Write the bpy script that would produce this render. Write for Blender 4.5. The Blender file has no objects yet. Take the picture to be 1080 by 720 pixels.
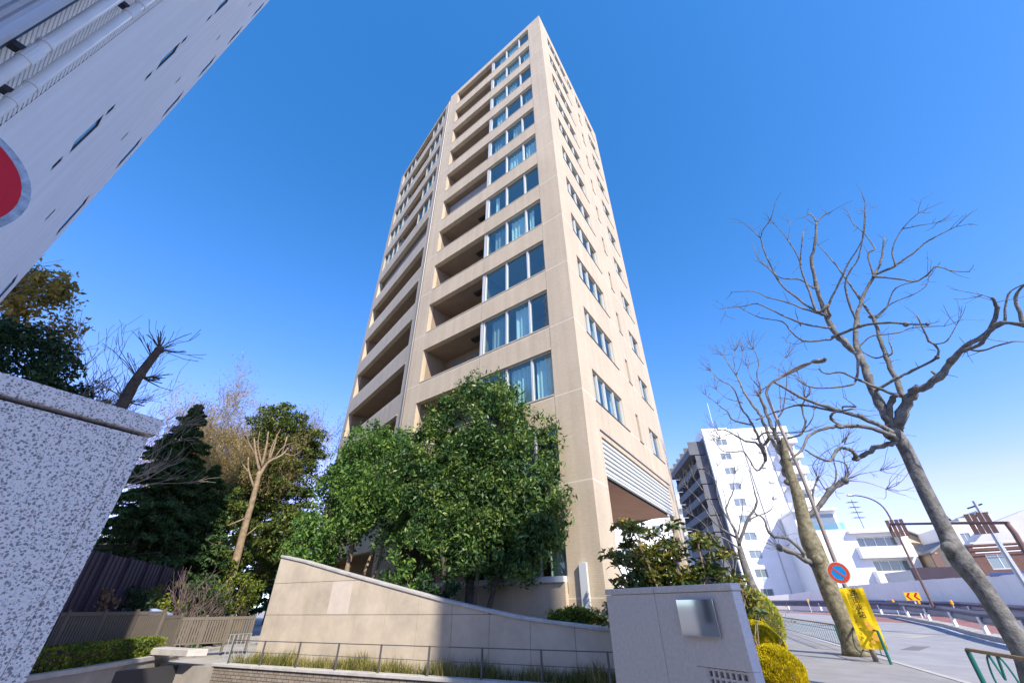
import bpy, bmesh, math, random
import numpy as np
from mathutils import Vector, Matrix
random.seed(7); RNG = np.random.default_rng(11)
R = math.radians
scn = bpy.context.scene
COL = scn.collection

# ------------------------------------------------------------------ camera
FPX, PITCH, ROLL, EYE = 422.4, R(33.46), R(-0.5467), 1.6
cp, sp, cr, sr = math.cos(PITCH), math.sin(PITCH), math.cos(ROLL), math.sin(ROLL)
_r, _u, _f = Vector((1, 0, 0)), Vector((0, -sp, cp)), Vector((0, cp, sp))
CR, CU, CF = cr*_r + sr*_u, -sr*_r + cr*_u, _f
cd = bpy.data.cameras.new('camera'); cam = bpy.data.objects.new('camera', cd); COL.objects.link(cam)
cam.matrix_world = Matrix(((CR.x, CU.x, -CF.x, 0), (CR.y, CU.y, -CF.y, 0), (CR.z, CU.z, -CF.z, EYE), (0, 0, 0, 1)))
cd.sensor_width = 36; cd.sensor_fit = 'HORIZONTAL'; cd.lens = FPX/1080*36
cd.clip_start = 0.05; cd.clip_end = 3000
scn.camera = cam

# ------------------------------------------------------------------ light
SUN_AZ, SUN_EL = 296.5, 37.5            # azimuth counter-clockwise from +X
w = bpy.data.worlds.new('World'); scn.world = w; w.use_nodes = True
nt = w.node_tree; nt.nodes.clear()
sky = nt.nodes.new('ShaderNodeTexSky'); sky.sky_type = 'NISHITA'; sky.sun_disc = False
sky.sun_elevation = R(SUN_EL); sky.sun_rotation = R(90 - SUN_AZ)
sky.air_density = 1.0; sky.dust_density = 0.0; sky.ozone_density = 10.0; sky.altitude = 0
bg = nt.nodes.new('ShaderNodeBackground'); bg.inputs[1].default_value = 0.15
wo = nt.nodes.new('ShaderNodeOutputWorld')
sxc = nt.nodes.new('ShaderNodeSeparateColor'); cxc = nt.nodes.new('ShaderNodeCombineColor')   # deepen the blue: colour balance of the camera
nt.links.new(sky.outputs[0], sxc.inputs[0])
for ch, (pw, k) in enumerate(((2.0, 1.38), (1.0, 1.0), (1.0, 1.13))):
    a_ = nt.nodes.new('ShaderNodeMath'); a_.operation = 'POWER'; a_.inputs[1].default_value = pw
    b_ = nt.nodes.new('ShaderNodeMath'); b_.operation = 'MULTIPLY'; b_.inputs[1].default_value = k
    nt.links.new(sxc.outputs[ch], a_.inputs[0]); nt.links.new(a_.outputs[0], b_.inputs[0]); o_ = b_
    if ch == 0:                                          # red never above the green of a hazy horizon
        d_ = nt.nodes.new('ShaderNodeMath'); d_.operation = 'MULTIPLY'; d_.inputs[1].default_value = .80; nt.links.new(sxc.outputs[1], d_.inputs[0])
        o_ = nt.nodes.new('ShaderNodeMath'); o_.operation = 'MINIMUM'; nt.links.new(b_.outputs[0], o_.inputs[0]); nt.links.new(d_.outputs[0], o_.inputs[1])
    nt.links.new(o_.outputs[0], cxc.inputs[ch])
nt.links.new(cxc.outputs[0], bg.inputs[0]); nt.links.new(bg.outputs[0], wo.inputs[0])
sl = bpy.data.lights.new('sun', 'SUN'); so = bpy.data.objects.new('sun', sl); COL.objects.link(so)
sl.energy = 3.9; sl.angle = R(0.53); sl.color = (1.0, 0.91, 0.78)
sd = Vector((math.cos(R(SUN_AZ))*math.cos(R(SUN_EL)), math.sin(R(SUN_AZ))*math.cos(R(SUN_EL)), math.sin(R(SUN_EL))))
so.rotation_euler = sd.to_track_quat('Z', 'Y').to_euler(); so.location = (0, 0, 60)
vs = scn.view_settings
vs.view_transform = 'Standard'; vs.look = 'None'; vs.gamma = 1; vs.use_curve_mapping = False
vs.exposure = 1.05

# ------------------------------------------------------------------ measuring helpers
def ray(px, py):
    return CR*((px-540)/FPX) + CU*((360-py)/FPX) + CF
def at(px, py, dist):                   # the point seen there, `dist` metres away over the ground
    d = ray(px, py); return Vector((0, 0, EYE)) + d*(dist/math.hypot(d.x, d.y))
def pol(az, dist, z=0):                 # azimuth clockwise from +Y, metres
    return Vector((math.sin(R(az))*dist, math.cos(R(az))*dist, z))
def zg(x, y):                           # gentle rise of the land
    d = math.hypot(x, y); return 0.0215*max(0.0, min(d, 95)-36)

# ------------------------------------------------------------------ mesh helpers
class MB:
    def __init__(s): s.v = []; s.f = []
    def quad(s, *p):
        n = len(s.v); s.v += [tuple(q) for q in p]; s.f.append(tuple(range(n, n+len(p))))
    def box(s, x0, x1, y0, y1, z0, z1):
        n = len(s.v)
        s.v += [(x0,y0,z0),(x1,y0,z0),(x1,y1,z0),(x0,y1,z0),(x0,y0,z1),(x1,y0,z1),(x1,y1,z1),(x0,y1,z1)]
        s.f += [tuple(n+i for i in q) for q in ((0,3,2,1),(4,5,6,7),(0,1,5,4),(1,2,6,5),(2,3,7,6),(3,0,4,7))]
    def prism(s, poly, z0, z1):         # poly: counter-clockwise list of (x, y); z may be lists
        n = len(s.v); k = len(poly)
        za = z0 if isinstance(z0, (list, tuple)) else [z0]*k
        zb = z1 if isinstance(z1, (list, tuple)) else [z1]*k
        s.v += [(p[0], p[1], za[i]) for i, p in enumerate(poly)] + [(p[0], p[1], zb[i]) for i, p in enumerate(poly)]
        s.f.append(tuple(n+i for i in reversed(range(k)))); s.f.append(tuple(n+k+i for i in range(k)))
        for i in range(k):
            j = (i+1) % k; s.f.append((n+i, n+j, n+k+j, n+k+i))
    def vprism(s, poly, y0, y1):        # polygon in x-z, extruded along y
        n = len(s.v); k = len(poly)
        s.v += [(p[0], y0, p[1]) for p in poly] + [(p[0], y1, p[1]) for p in poly]
        s.f.append(tuple(n+i for i in range(k))); s.f.append(tuple(n+k+i for i in reversed(range(k))))
        for i in range(k):
            j = (i+1) % k; s.f.append((n+j, n+i, n+k+i, n+k+j))
    def tube(s, pts, rad, n=8, cap=True):
        pts = [Vector(p) for p in pts]; k = len(pts)
        if not isinstance(rad, (list, tuple)): rad = [rad]*k
        base = len(s.v); ref = None
        for i, p in enumerate(pts):
            t = (pts[min(i+1, k-1)] - pts[max(i-1, 0)])
            t = t.normalized() if t.length > 1e-9 else Vector((0, 0, 1))
            if ref is None: ref = Vector((1, 0, 0)) if abs(t.x) < .9 else Vector((0, 1, 0))
            a = (ref - t*ref.dot(t)).normalized(); b = t.cross(a); ref = a
            for j in range(n):
                q = 2*math.pi*j/n
                s.v.append(tuple(p + (a*math.cos(q) + b*math.sin(q))*rad[i]))
        for i in range(k-1):
            for j in range(n):
                j2 = (j+1) % n
                s.f.append((base+i*n+j, base+i*n+j2, base+(i+1)*n+j2, base+(i+1)*n+j))
        if cap:
            s.f.append(tuple(base+j for j in reversed(range(n)))); s.f.append(tuple(base+(k-1)*n+j for j in range(n)))
    def disc(s, c, nrm, r0, r1=0.0, n=40, up=(0, 0, 1)):
        c = Vector(c); nrm = Vector(nrm).normalized(); a = Vector(up).cross(nrm).normalized(); b = nrm.cross(a)
        P = lambda r, i: c + (a*math.cos(2*math.pi*i/n) + b*math.sin(2*math.pi*i/n))*r
        if r1 == 0: s.quad(*[P(r0, i) for i in range(n)])
        else:
            for i in range(n): s.quad(P(r1, i), P(r0, i), P(r0, i+1), P(r1, i+1))
    def ball(s, c, r, n=10, m=7, sq=(1, 1, 1)):
        c = Vector(c); base = len(s.v)
        for i in range(m+1):
            th = math.pi*i/m
            for j in range(n):
                ph = 2*math.pi*j/n
                s.v.append((c.x+r*sq[0]*math.sin(th)*math.cos(ph), c.y+r*sq[1]*math.sin(th)*math.sin(ph), c.z+r*sq[2]*math.cos(th)))
        for i in range(m):
            for j in range(n):
                s.f.append((base+i*n+j, base+(i+1)*n+j, base+(i+1)*n+(j+1) % n, base+i*n+(j+1) % n))
    def wall(s, x0, x1, z0, z1, holes, depth, y=0.0, sides=True):    # a facade in x-z at y, real openings with reveals
        xs = sorted({x0, x1, *[h[0] for h in holes], *[h[1] for h in holes]})
        zs = sorted({z0, z1, *[h[2] for h in holes], *[h[3] for h in holes]})
        xs = [q for q in xs if x0-1e-6 <= q <= x1+1e-6]; zs = [q for q in zs if z0-1e-6 <= q <= z1+1e-6]
        idx = {}
        def vid(x, z):
            key = (round(x, 4), round(z, 4))
            if key not in idx: idx[key] = len(s.v); s.v.append((x, y, z))
            return idx[key]
        for i in range(len(xs)-1):
            for j in range(len(zs)-1):
                cx, cz = (xs[i]+xs[i+1])/2, (zs[j]+zs[j+1])/2
                if any(h[0] < cx < h[1] and h[2] < cz < h[3] for h in holes): continue
                s.f.append((vid(xs[i+1], zs[j]), vid(xs[i], zs[j]), vid(xs[i], zs[j+1]), vid(xs[i+1], zs[j+1])))
        for a, b, c, d in holes:
            y2 = y-depth
            s.quad((a, y, c), (a, y2, c), (a, y2, d), (a, y, d)); s.quad((b, y2, c), (b, y, c), (b, y, d), (b, y2, d))
            s.quad((a, y2, c), (a, y, c), (b, y, c), (b, y2, c)); s.quad((a, y, d), (a, y2, d), (b, y2, d), (b, y, d))
    def build(s, name, mat, parent=None, loc=(0, 0, 0), rz=0.0, smooth=False, bevel=0, world=False):
        me = bpy.data.meshes.new(name)
        v = s.v
        if world and parent is not None:
            L = parent.location; v = [(p[0]-L.x, p[1]-L.y, p[2]-L.z) for p in v]
        me.from_pydata(v, [], s.f); me.materials.append(mat)
        if smooth: me.polygons.foreach_set('use_smooth', [True]*len(me.polygons))
        me.update()
        o = bpy.data.objects.new(name, me); COL.objects.link(o)
        o.location = loc; o.rotation_euler = (0, 0, rz)
        if parent is not None: o.parent = parent
        if bevel:
            m = o.modifiers.new('edge', 'BEVEL'); m.width = bevel; m.segments = 2; m.limit_method = 'ANGLE'
        return o

def tag(o, label=None, cat=None, group=None, kind=None):
    if label: o['label'] = label
    if cat: o['category'] = cat
    if group: o['group'] = group
    if kind: o['kind'] = kind
    return o
def thing(name, label, cat, loc=(0, 0, 0), rz=0.0, group=None):
    o = bpy.data.objects.new(name, None); COL.objects.link(o); o.empty_display_size = .2
    o.location = loc; o.rotation_euler = (0, 0, rz)
    return tag(o, label, cat, group)
def kids(o): return [c for c in bpy.data.objects if c.parent == o]
def copy_tree(o, parent=None):
    c = o.copy(); COL.objects.link(c)
    if parent is not None: c.parent = parent
    for k in kids(o): copy_tree(k, c)
    return c
def spline(pts, n=4):                   # Catmull-Rom through points
    P = [Vector(p) for p in pts]; out = []
    if len(P) < 3: return P
    for i in range(len(P)-1):
        a, b, c, d = P[max(i-1, 0)], P[i], P[i+1], P[min(i+2, len(P)-1)]
        for k in range(n):
            t = k/n
            out.append(0.5*((2*b) + (c-a)*t + (2*a-5*b+4*c-d)*t*t + (3*b-a-3*c+d)*t**3))
    out.append(P[-1]); return out

# ------------------------------------------------------------------ materials
def mat(name, col, rough=.8, metal=0.0, noise=0.0, nscale=3.0, col2=None, bump=0.0, bscale=40.0, spec=.3):
    m = bpy.data.materials.new(name); m.use_nodes = True; N = m.node_tree.nodes; L = m.node_tree.links
    b = N['Principled BSDF']; b.inputs['Roughness'].default_value = rough; b.inputs['Metallic'].default_value = metal
    b.inputs['Specular IOR Level'].default_value = spec
    b.inputs['Base Color'].default_value = (*col, 1)
    if noise or col2 or bump:
        tc = N.new('ShaderNodeTexCoord')
        if noise or col2:
            t = N.new('ShaderNodeTexNoise'); t.inputs['Scale'].default_value = nscale; t.inputs['Detail'].default_value = 8; t.inputs['Roughness'].default_value = .65
            L.new(tc.outputs['Object'], t.inputs['Vector'])
            r = N.new('ShaderNodeValToRGB'); c2 = col2 or tuple(c*(1-noise) for c in col); c1 = col if col2 else tuple(min(1, c*(1+noise*.5)) for c in col)
            r.color_ramp.elements[0].color = (*c2, 1); r.color_ramp.elements[0].position = .32
            r.color_ramp.elements[1].color = (*c1, 1); r.color_ramp.elements[1].position = .68
            L.new(t.outputs['Fac'], r.inputs[0]); L.new(r.outputs[0], b.inputs['Base Color'])
        if bump:
            t2 = N.new('ShaderNodeTexNoise'); t2.inputs['Scale'].default_value = bscale; t2.inputs['Detail'].default_value = 6
            L.new(tc.outputs['Object'], t2.inputs['Vector'])
            bp = N.new('ShaderNodeBump'); bp.inputs['Strength'].default_value = bump; bp.inputs['Distance'].default_value = .02
            L.new(t2.outputs['Fac'], bp.inputs['Height']); L.new(bp.outputs[0], b.inputs['Normal'])
    return m

def tile_mat(name, c1, c2, cm, bw=.1, bh=.06, mortar=.006, stain=.25, lines=None, rough=.6, offset=.5):
    """small wall tiles in the x-z plane of the object, rain streaks and an optional joint at every storey"""
    m = bpy.data.materials.new(name); m.use_nodes = True; N = m.node_tree.nodes; L = m.node_tree.links
    b = N['Principled BSDF']; b.inputs['Roughness'].default_value = rough; b.inputs['Specular IOR Level'].default_value = .3
    tc = N.new('ShaderNodeTexCoord'); sx = N.new('ShaderNodeSeparateXYZ'); L.new(tc.outputs['Object'], sx.inputs[0])
    ad = N.new('ShaderNodeMath'); ad.operation = 'ADD'; L.new(sx.outputs[0], ad.inputs[0]); L.new(sx.outputs[1], ad.inputs[1])
    cx = N.new('ShaderNodeCombineXYZ'); L.new(ad.outputs[0], cx.inputs[0]); L.new(sx.outputs[2], cx.inputs[1])
    br = N.new('ShaderNodeTexBrick'); L.new(cx.outputs[0], br.inputs['Vector'])
    br.inputs['Scale'].default_value = 1; br.inputs['Brick Width'].default_value = bw; br.inputs['Row Height'].default_value = bh
    br.inputs['Mortar Size'].default_value = mortar; br.inputs['Mortar Smooth'].default_value = .3; br.offset = offset
    br.inputs['Color1'].default_value = (*c1, 1); br.inputs['Color2'].default_value = (*c2, 1); br.inputs['Mortar'].default_value = (*cm, 1)
    # broad stains + vertical streaks
    n1 = N.new('ShaderNodeTexNoise'); n1.inputs['Scale'].default_value = .35; n1.inputs['Detail'].default_value = 7; n1.inputs['Roughness'].default_value = .7
    L.new(tc.outputs['Object'], n1.inputs['Vector'])
    mp = N.new('ShaderNodeMapping'); mp.inputs['Scale'].default_value = (2.2, 2.2, .08); L.new(tc.outputs['Object'], mp.inputs[0])
    n2 = N.new('ShaderNodeTexNoise'); n2.inputs['Scale'].default_value = 1.2; n2.inputs['Detail'].default_value = 5; L.new(mp.outputs[0], n2.inputs['Vector'])
    mu = N.new('ShaderNodeMath'); mu.operation = 'ADD'; L.new(n1.outputs['Fac'], mu.inputs[0]); L.new(n2.outputs['Fac'], mu.inputs[1])
    rp = N.new('ShaderNodeMapRange'); rp.inputs[1].default_value = .75; rp.inputs[2].default_value = 1.3
    rp.inputs[3].default_value = 1-stain; rp.inputs[4].default_value = 1.06; L.new(mu.outputs[0], rp.inputs[0])
    mx = N.new('ShaderNodeMix'); mx.data_type = 'RGBA'; mx.blend_type = 'MULTIPLY'; mx.inputs[0].default_value = 1
    L.new(br.outputs['Color'], mx.inputs[6]); L.new(rp.outputs[0], mx.inputs[7])
    out = mx.outputs[2]
    if lines:                                                       # (period, phase, half width, colour)
        per, ph, hw, lc = lines
        a = N.new('ShaderNodeMath'); a.operation = 'SUBTRACT'; a.inputs[1].default_value = ph; L.new(sx.outputs[2], a.inputs[0])
        pp = N.new('ShaderNodeMath'); pp.operation = 'PINGPONG'; pp.inputs[1].default_value = per/2; L.new(a.outputs[0], pp.inputs[0])
        lt = N.new('ShaderNodeMath'); lt.operation = 'LESS_THAN'; lt.inputs[1].default_value = hw; L.new(pp.outputs[0], lt.inputs[0])
        m2 = N.new('ShaderNodeMix'); m2.data_type = 'RGBA'; L.new(lt.outputs[0], m2.inputs[0]); L.new(out, m2.inputs[6]); m2.inputs[7].default_value = (*lc, 1)
        out = m2.outputs[2]
    L.new(out, b.inputs['Base Color'])
    bp = N.new('ShaderNodeBump'); bp.inputs['Strength'].default_value = .25; bp.inputs['Distance'].default_value = .01; bp.invert = True
    L.new(br.outputs['Fac'], bp.inputs['Height']); L.new(bp.outputs[0], b.inputs['Normal'])
    return m

def glass_mat(name, tint=(.55, .75, .78), refl=.32, rough=.02, wav=.0):
    m = bpy.data.materials.new(name); m.use_nodes = True; N = m.node_tree.nodes; L = m.node_tree.links
    for n in list(N):
        if n.type != 'OUTPUT_MATERIAL': N.remove(n)
    o = N['Material Output']
    t = N.new('ShaderNodeBsdfTransparent'); t.inputs[0].default_value = (*tint, 1)
    g = N.new('ShaderNodeBsdfGlossy'); g.inputs['Roughness'].default_value = rough; g.inputs[0].default_value = (.72, .76, .70, 1)
    lw = N.new('ShaderNodeLayerWeight'); lw.inputs[0].default_value = .35
    mr = N.new('ShaderNodeMapRange'); mr.inputs[3].default_value = refl; mr.inputs[4].default_value = .75; L.new(lw.outputs['Facing'], mr.inputs[0])
    pw = N.new('ShaderNodeMath'); pw.operation = 'POWER'; pw.inputs[1].default_value = 1.0; L.new(mr.outputs[0], pw.inputs[0])
    x = N.new('ShaderNodeMixShader'); L.new(pw.outputs[0], x.inputs[0]); L.new(t.outputs[0], x.inputs[1]); L.new(g.outputs[0], x.inputs[2])
    L.new(x.outputs[0], o.inputs[0])
    if wav:
        tc = N.new('ShaderNodeTexCoord'); n1 = N.new('ShaderNodeTexNoise'); n1.inputs['Scale'].default_value = 1.5; L.new(tc.outputs['Object'], n1.inputs['Vector'])
        bp = N.new('ShaderNodeBump'); bp.inputs['Strength'].default_value = wav; bp.inputs['Distance'].default_value = .05
        L.new(n1.outputs['Fac'], bp.inputs['Height']); L.new(bp.outputs[0], g.inputs['Normal'])
    return m

def leaf_mat(name, c1, c2, c3, trans=.35, rough=.55, spec=.25):
    m = bpy.data.materials.new(name); m.use_nodes = True; N = m.node_tree.nodes; L = m.node_tree.links
    b = N['Principled BSDF']; b.inputs['Roughness'].default_value = rough; b.inputs['Specular IOR Level'].default_value = spec
    g = N.new('ShaderNodeNewGeometry'); r = N.new('ShaderNodeValToRGB')
    r.color_ramp.elements[0].color = (*c1, 1); r.color_ramp.elements[1].color = (*c3, 1); r.color_ramp.elements[1].position = 1
    e = r.color_ramp.elements.new(.6); e.color = (*c2, 1)
    tc = N.new('ShaderNodeTexCoord'); nz = N.new('ShaderNodeTexNoise'); nz.inputs['Scale'].default_value = 1.3; nz.inputs['Detail'].default_value = 3; L.new(tc.outputs['Object'], nz.inputs['Vector'])
    q = N.new('ShaderNodeMapRange'); q.inputs[1].default_value = .36; q.inputs[2].default_value = .66; q.inputs[3].default_value = -.32; q.inputs[4].default_value = .38; L.new(nz.outputs['Fac'], q.inputs[0])
    ad = N.new('ShaderNodeMath'); ad.operation = 'ADD'; ad.use_clamp = True; L.new(g.outputs['Random Per Island'], ad.inputs[0]); L.new(q.outputs[0], ad.inputs[1])
    L.new(ad.outputs[0], r.inputs[0]); L.new(r.outputs[0], b.inputs['Base Color'])
    t = N.new('ShaderNodeBsdfTranslucent'); L.new(r.outputs[0], t.inputs[0])
    x = N.new('ShaderNodeMixShader'); x.inputs[0].default_value = trans
    L.new(b.outputs[0], x.inputs[1]); L.new(t.outputs[0], x.inputs[2]); L.new(x.outputs[0], N['Material Output'].inputs[0])
    return m

def granite_mat():
    m = bpy.data.materials.new('granite'); m.use_nodes = True; N = m.node_tree.nodes; L = m.node_tree.links
    b = N['Principled BSDF']; b.inputs['Roughness'].default_value = .55
    tc = N.new('ShaderNodeTexCoord')
    n0 = N.new('ShaderNodeTexNoise'); n0.inputs['Scale'].default_value = 170; n0.inputs['Detail'].default_value = 5; n0.inputs['Roughness'].default_value = .7; L.new(tc.outputs['Object'], n0.inputs['Vector'])
    r = N.new('ShaderNodeValToRGB'); e = r.color_ramp.elements; e[0].position = .30; e[0].color = (.38, .36, .34, 1); e[1].position = .72; e[1].color = (.88, .83, .77, 1)
    q = r.color_ramp.elements.new(.5); q.color = (.72, .68, .63, 1); q = r.color_ramp.elements.new(.6); q.color = (.70, .60, .52, 1); L.new(n0.outputs['Fac'], r.inputs[0])
    out = r.outputs[0]
    nv = N.new('ShaderNodeTexNoise'); nv.inputs['Scale'].default_value = 140; nv.inputs['Detail'].default_value = 3; L.new(tc.outputs['Object'], nv.inputs['Vector'])
    wv = N.new('ShaderNodeMix'); wv.data_type = 'VECTOR'; wv.inputs[0].default_value = .006; L.new(tc.outputs['Object'], wv.inputs[4]); L.new(nv.outputs['Color'], wv.inputs[5])
    for sc_, frac, rad, c in ((165, .62, .44, (.05, .05, .052)), (270, .6, .44, (.13, .125, .125)), (140, .38, .38, (.40, .30, .24))):
        v1 = N.new('ShaderNodeTexVoronoi'); v1.inputs['Scale'].default_value = sc_; L.new(wv.outputs[1], v1.inputs['Vector'])
        s2 = N.new('ShaderNodeSeparateColor'); L.new(v1.outputs['Color'], s2.inputs[0])
        l1 = N.new('ShaderNodeMath'); l1.operation = 'LESS_THAN'; l1.inputs[1].default_value = frac; L.new(s2.outputs[0], l1.inputs[0])
        rd = N.new('ShaderNodeMath'); rd.operation = 'MULTIPLY'; rd.inputs[1].default_value = rad*1.3; L.new(s2.outputs[1], rd.inputs[0])
        l2 = N.new('ShaderNodeMath'); l2.operation = 'LESS_THAN'; L.new(v1.outputs['Distance'], l2.inputs[0]); L.new(rd.outputs[0], l2.inputs[1])
        mm = N.new('ShaderNodeMath'); mm.operation = 'MULTIPLY'; L.new(l1.outputs[0], mm.inputs[0]); L.new(l2.outputs[0], mm.inputs[1])
        mk = N.new('ShaderNodeMath'); mk.operation = 'MULTIPLY'; mk.inputs[1].default_value = .74; L.new(mm.outputs[0], mk.inputs[0])
        m3 = N.new('ShaderNodeMix'); m3.data_type = 'RGBA'; L.new(mk.outputs[0], m3.inputs[0]); L.new(out, m3.inputs[6]); m3.inputs[7].default_value = (*c, 1); out = m3.outputs[2]
    L.new(out, b.inputs['Base Color'])
    bp = N.new('ShaderNodeBump'); bp.inputs['Strength'].default_value = .15; bp.inputs['Distance'].default_value = .003
    L.new(n0.outputs['Fac'], bp.inputs['Height']); L.new(bp.outputs[0], b.inputs['Normal'])
    return m

M = {}
M['tile'] = tile_mat('beige_tile', (.55, .455, .325), (.51, .42, .295), (.455, .38, .265), .11, .06, .005, .16, (3.28, 11.62, .022, (.62, .55, .44)))
M['tile_band'] = tile_mat('beige_tile_band', (.57, .475, .34), (.53, .44, .31), (.48, .39, .28), .11, .06, .005, .18)
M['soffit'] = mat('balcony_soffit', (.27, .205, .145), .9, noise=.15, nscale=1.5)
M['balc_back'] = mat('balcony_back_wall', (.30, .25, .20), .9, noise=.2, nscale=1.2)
M['dark_vent'] = mat('dark_vent', (.03, .03, .03), .6)
M['frame'] = mat('aluminium_frame', (.62, .64, .66), .4, .3)
M['frame_dark'] = mat('dark_bronze_frame', (.10, .10, .10), .45, .3)
M['mull'] = mat('light_mullion', (.50, .51, .51), .45, .1)
M['glass'] = glass_mat('window_glass', (.66, .86, .86), .10, .015, .12)
M['glass_far'] = mat('far_window_glass', (.16, .20, .22), .08, 0, spec=.9)
M['curtain'] = mat('curtain', (.84, .88, .84), .9)
M['curtain_warm'] = mat('curtain_warm', (.74, .68, .56), .9)
M['blind'] = mat('grey_blind', (.42, .43, .42), .8)
M['room'] = mat('room_interior', (.34, .32, .28), .9)
M['screen'] = mat('grey_screen', (.30, .31, .33), .35, .2, noise=.15, nscale=2)
M['louver'] = mat('louver', (.60, .62, .60), .45, .2)
M['brown'] = mat('brown_soffit', (.58, .33, .22), .7, noise=.12, nscale=.8)
M['pipe_beige'] = mat('beige_pipe', (.52, .47, .39), .5)
M['flank_frame'] = mat('flank_frame', (.27, .26, .24), .5)
M['lamp_brown'] = mat('lamp_pole_brown', (.25, .215, .19), .5, .2, noise=.15, nscale=5)
M['pipe_white'] = mat('white_pipe', (.70, .71, .68), .45, noise=.08, nscale=4)
M['white_tile'] = tile_mat('white_tile', (.90, .88, .84), (.88, .86, .82), (.80, .78, .75), .05, .1, .004, .07, None, .5)
M['siding'] = mat('blue_grey_siding', (.50, .54, .60), .4, .3, noise=.1, nscale=2)
M['dark_metal'] = mat('dark_metal', (.06, .06, .065), .5, .5)
M['granite'] = granite_mat()
M['red'] = mat('sign_red', (.56, .004, .012), .45, noise=.1, nscale=6)
M['signwhite'] = mat('sign_white', (.72, .73, .74), .45)
M['signrim'] = mat('sign_rim', (.36, .42, .46), .5, .2, noise=.4, nscale=30)
M['galv'] = mat('galvanised_steel', (.45, .47, .48), .45, .6, noise=.15, nscale=8)
M['concrete'] = mat('concrete', (.34, .31, .27), .9, noise=.22, nscale=1.3, bump=.2, bscale=60)
M['ramp_stone'] = mat('ramp_wall_panel', (.505, .43, .33), .85, noise=.22, nscale=1.1, bump=.15, bscale=70)
M['coping'] = mat('coping_stone', (.45, .43, .40), .8, noise=.2, nscale=3)
M['brick'] = tile_mat('parapet_brick', (.33, .28, .22), (.27, .225, .175), (.10, .09, .08), .24, .085, .012, .3)
M['pillar_stone'] = mat('lilac_grey_stone', (.58, .525, .475), .7, noise=.14, nscale=22, bump=.1, bscale=150)
M['pillar_dark'] = mat('joint_dark', (.05, .05, .05), .9)
M['steel'] = mat('mirror_steel', (.48, .50, .52), .06, 1.0, noise=.1, nscale=1.5)
M['asphalt'] = mat('asphalt', (.30, .30, .31), .9, noise=.16, nscale=.7, bump=.3, bscale=120)
M['asphalt_patch'] = mat('asphalt_patch', (.17, .17, .175), .92, noise=.2, nscale=1.5, bump=.3, bscale=120)
M['ground'] = mat('ground', (.36, .34, .31), .95, noise=.3, nscale=.5)
M['pavement'] = mat('pavement', (.27, .265, .26), .9, noise=.18, nscale=1.1, bump=.3, bscale=90)
M['kerb'] = mat('kerb', (.42, .41, .39), .85, noise=.2, nscale=3)
M['redlane'] = mat('red_lane', (.30, .145, .135), .9, noise=.18, nscale=1.0)
M['white_line'] = mat('white_line', (.72, .72, .70), .7, noise=.2, nscale=6)
M['orange_line'] = mat('orange_line', (.75, .36, .05), .7, noise=.2, nscale=6)
M['green'] = mat('green_paint', (.015, .13, .105), .4, noise=.15, nscale=10)
M['rust'] = mat('rusty_rail', (.30, .20, .10), .7, noise=.4, nscale=12)
M['rail_dark'] = mat('dark_rail', (.13, .125, .12), .5, .4)
M['guard'] = mat('guard_rail', (.125, .12, .165), .5, .3, noise=.12, nscale=2)
M['white_paint'] = mat('white_paint', (.80, .80, .80), .55, noise=.06, nscale=1)
M['white_wall'] = mat('white_wall', (.80, .80, .80), .8, noise=.07, nscale=.5)
M['grey_wall'] = mat('grey_wall', (.50, .50, .51), .85, noise=.1, nscale=.6)
M['dark_wall'] = mat('shade_dark_wall', (.13, .135, .15), .85, noise=.15, nscale=.6)  # flank of the white block: shade put into the colour
M['cream'] = mat('cream_wall', (.66, .52, .34), .85, noise=.1, nscale=.6)
M['brownbrick'] = tile_mat('dark_red_brick', (.15, .075, .06), (.12, .06, .05), (.10, .06, .05), .24, .08, .01, .2)
M['rooftile'] = mat('roof_tile', (.20, .20, .21), .7, noise=.2, nscale=6)
M['brownsteel'] = mat('brown_steel', (.16, .10, .085), .5, .2, noise=.12, nscale=5)
M['hoard'] = mat('hoarding_panel', (.84, .81, .77), .6, noise=.08, nscale=.5)
M['hoard_top'] = mat('hoarding_rail', (.24, .30, .48), .6)
M['yellow'] = mat('sign_yellow', (.86, .60, .01), .6, noise=.05, nscale=3)
M['orange'] = mat('beacon_orange', (.85, .38, .02), .4)
M['blue'] = mat('sign_blue', (.01, .33, .80), .4)
M['orangered'] = mat('sign_orange_red', (.78, .10, .03), .4)
M['pink'] = mat('faded_print', (.88, .50, .07), .7)
M['black'] = mat('black', (.015, .015, .015), .6)
M['chev_red'] = mat('chevron_red', (.55, .02, .02), .5)
M['purple'] = mat('purple_grey_panel', (.050, .038, .060), .6, .1, noise=.15, nscale=1)
M['fence_grey'] = mat('taupe_fence', (.15, .13, .105), .6, .1, noise=.1, nscale=3)
M['bark_plane'] = mat('plane_bark', (.215, .21, .19), .9, nscale=6, col2=(.06, .058, .054), bump=1.0, bscale=22)
M['bark_olive'] = mat('mossy_bark', (.27, .245, .16), .92, nscale=7, col2=(.075, .065, .035), bump=.9, bscale=24)
M['bark_pale'] = mat('pale_bark', (.33, .25, .165), .9, nscale=4, col2=(.15, .11, .075), bump=.4, bscale=20)
M['bark_dark'] = mat('dark_bark', (.11, .085, .065), .95, nscale=5, col2=(.05, .04, .03), bump=.5, bscale=25)
M['twig'] = mat('twig', (.30, .25, .19), .9, noise=.2, nscale=4)
M['twig_red'] = mat('tan_twig', (.25, .19, .09), .9, noise=.2, nscale=4)
M['twig_purple'] = mat('purple_twig', (.17, .12, .12), .9, noise=.2, nscale=4)
M['leaf_main'] = leaf_mat('leaf_main', (.038, .092, .026), (.072, .152, .036), (.20, .285, .055), .30, .42, .45)
M['leaf_dark'] = leaf_mat('leaf_dark', (.018, .045, .018), (.03, .065, .022), (.05, .095, .03), .2, .5)
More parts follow.
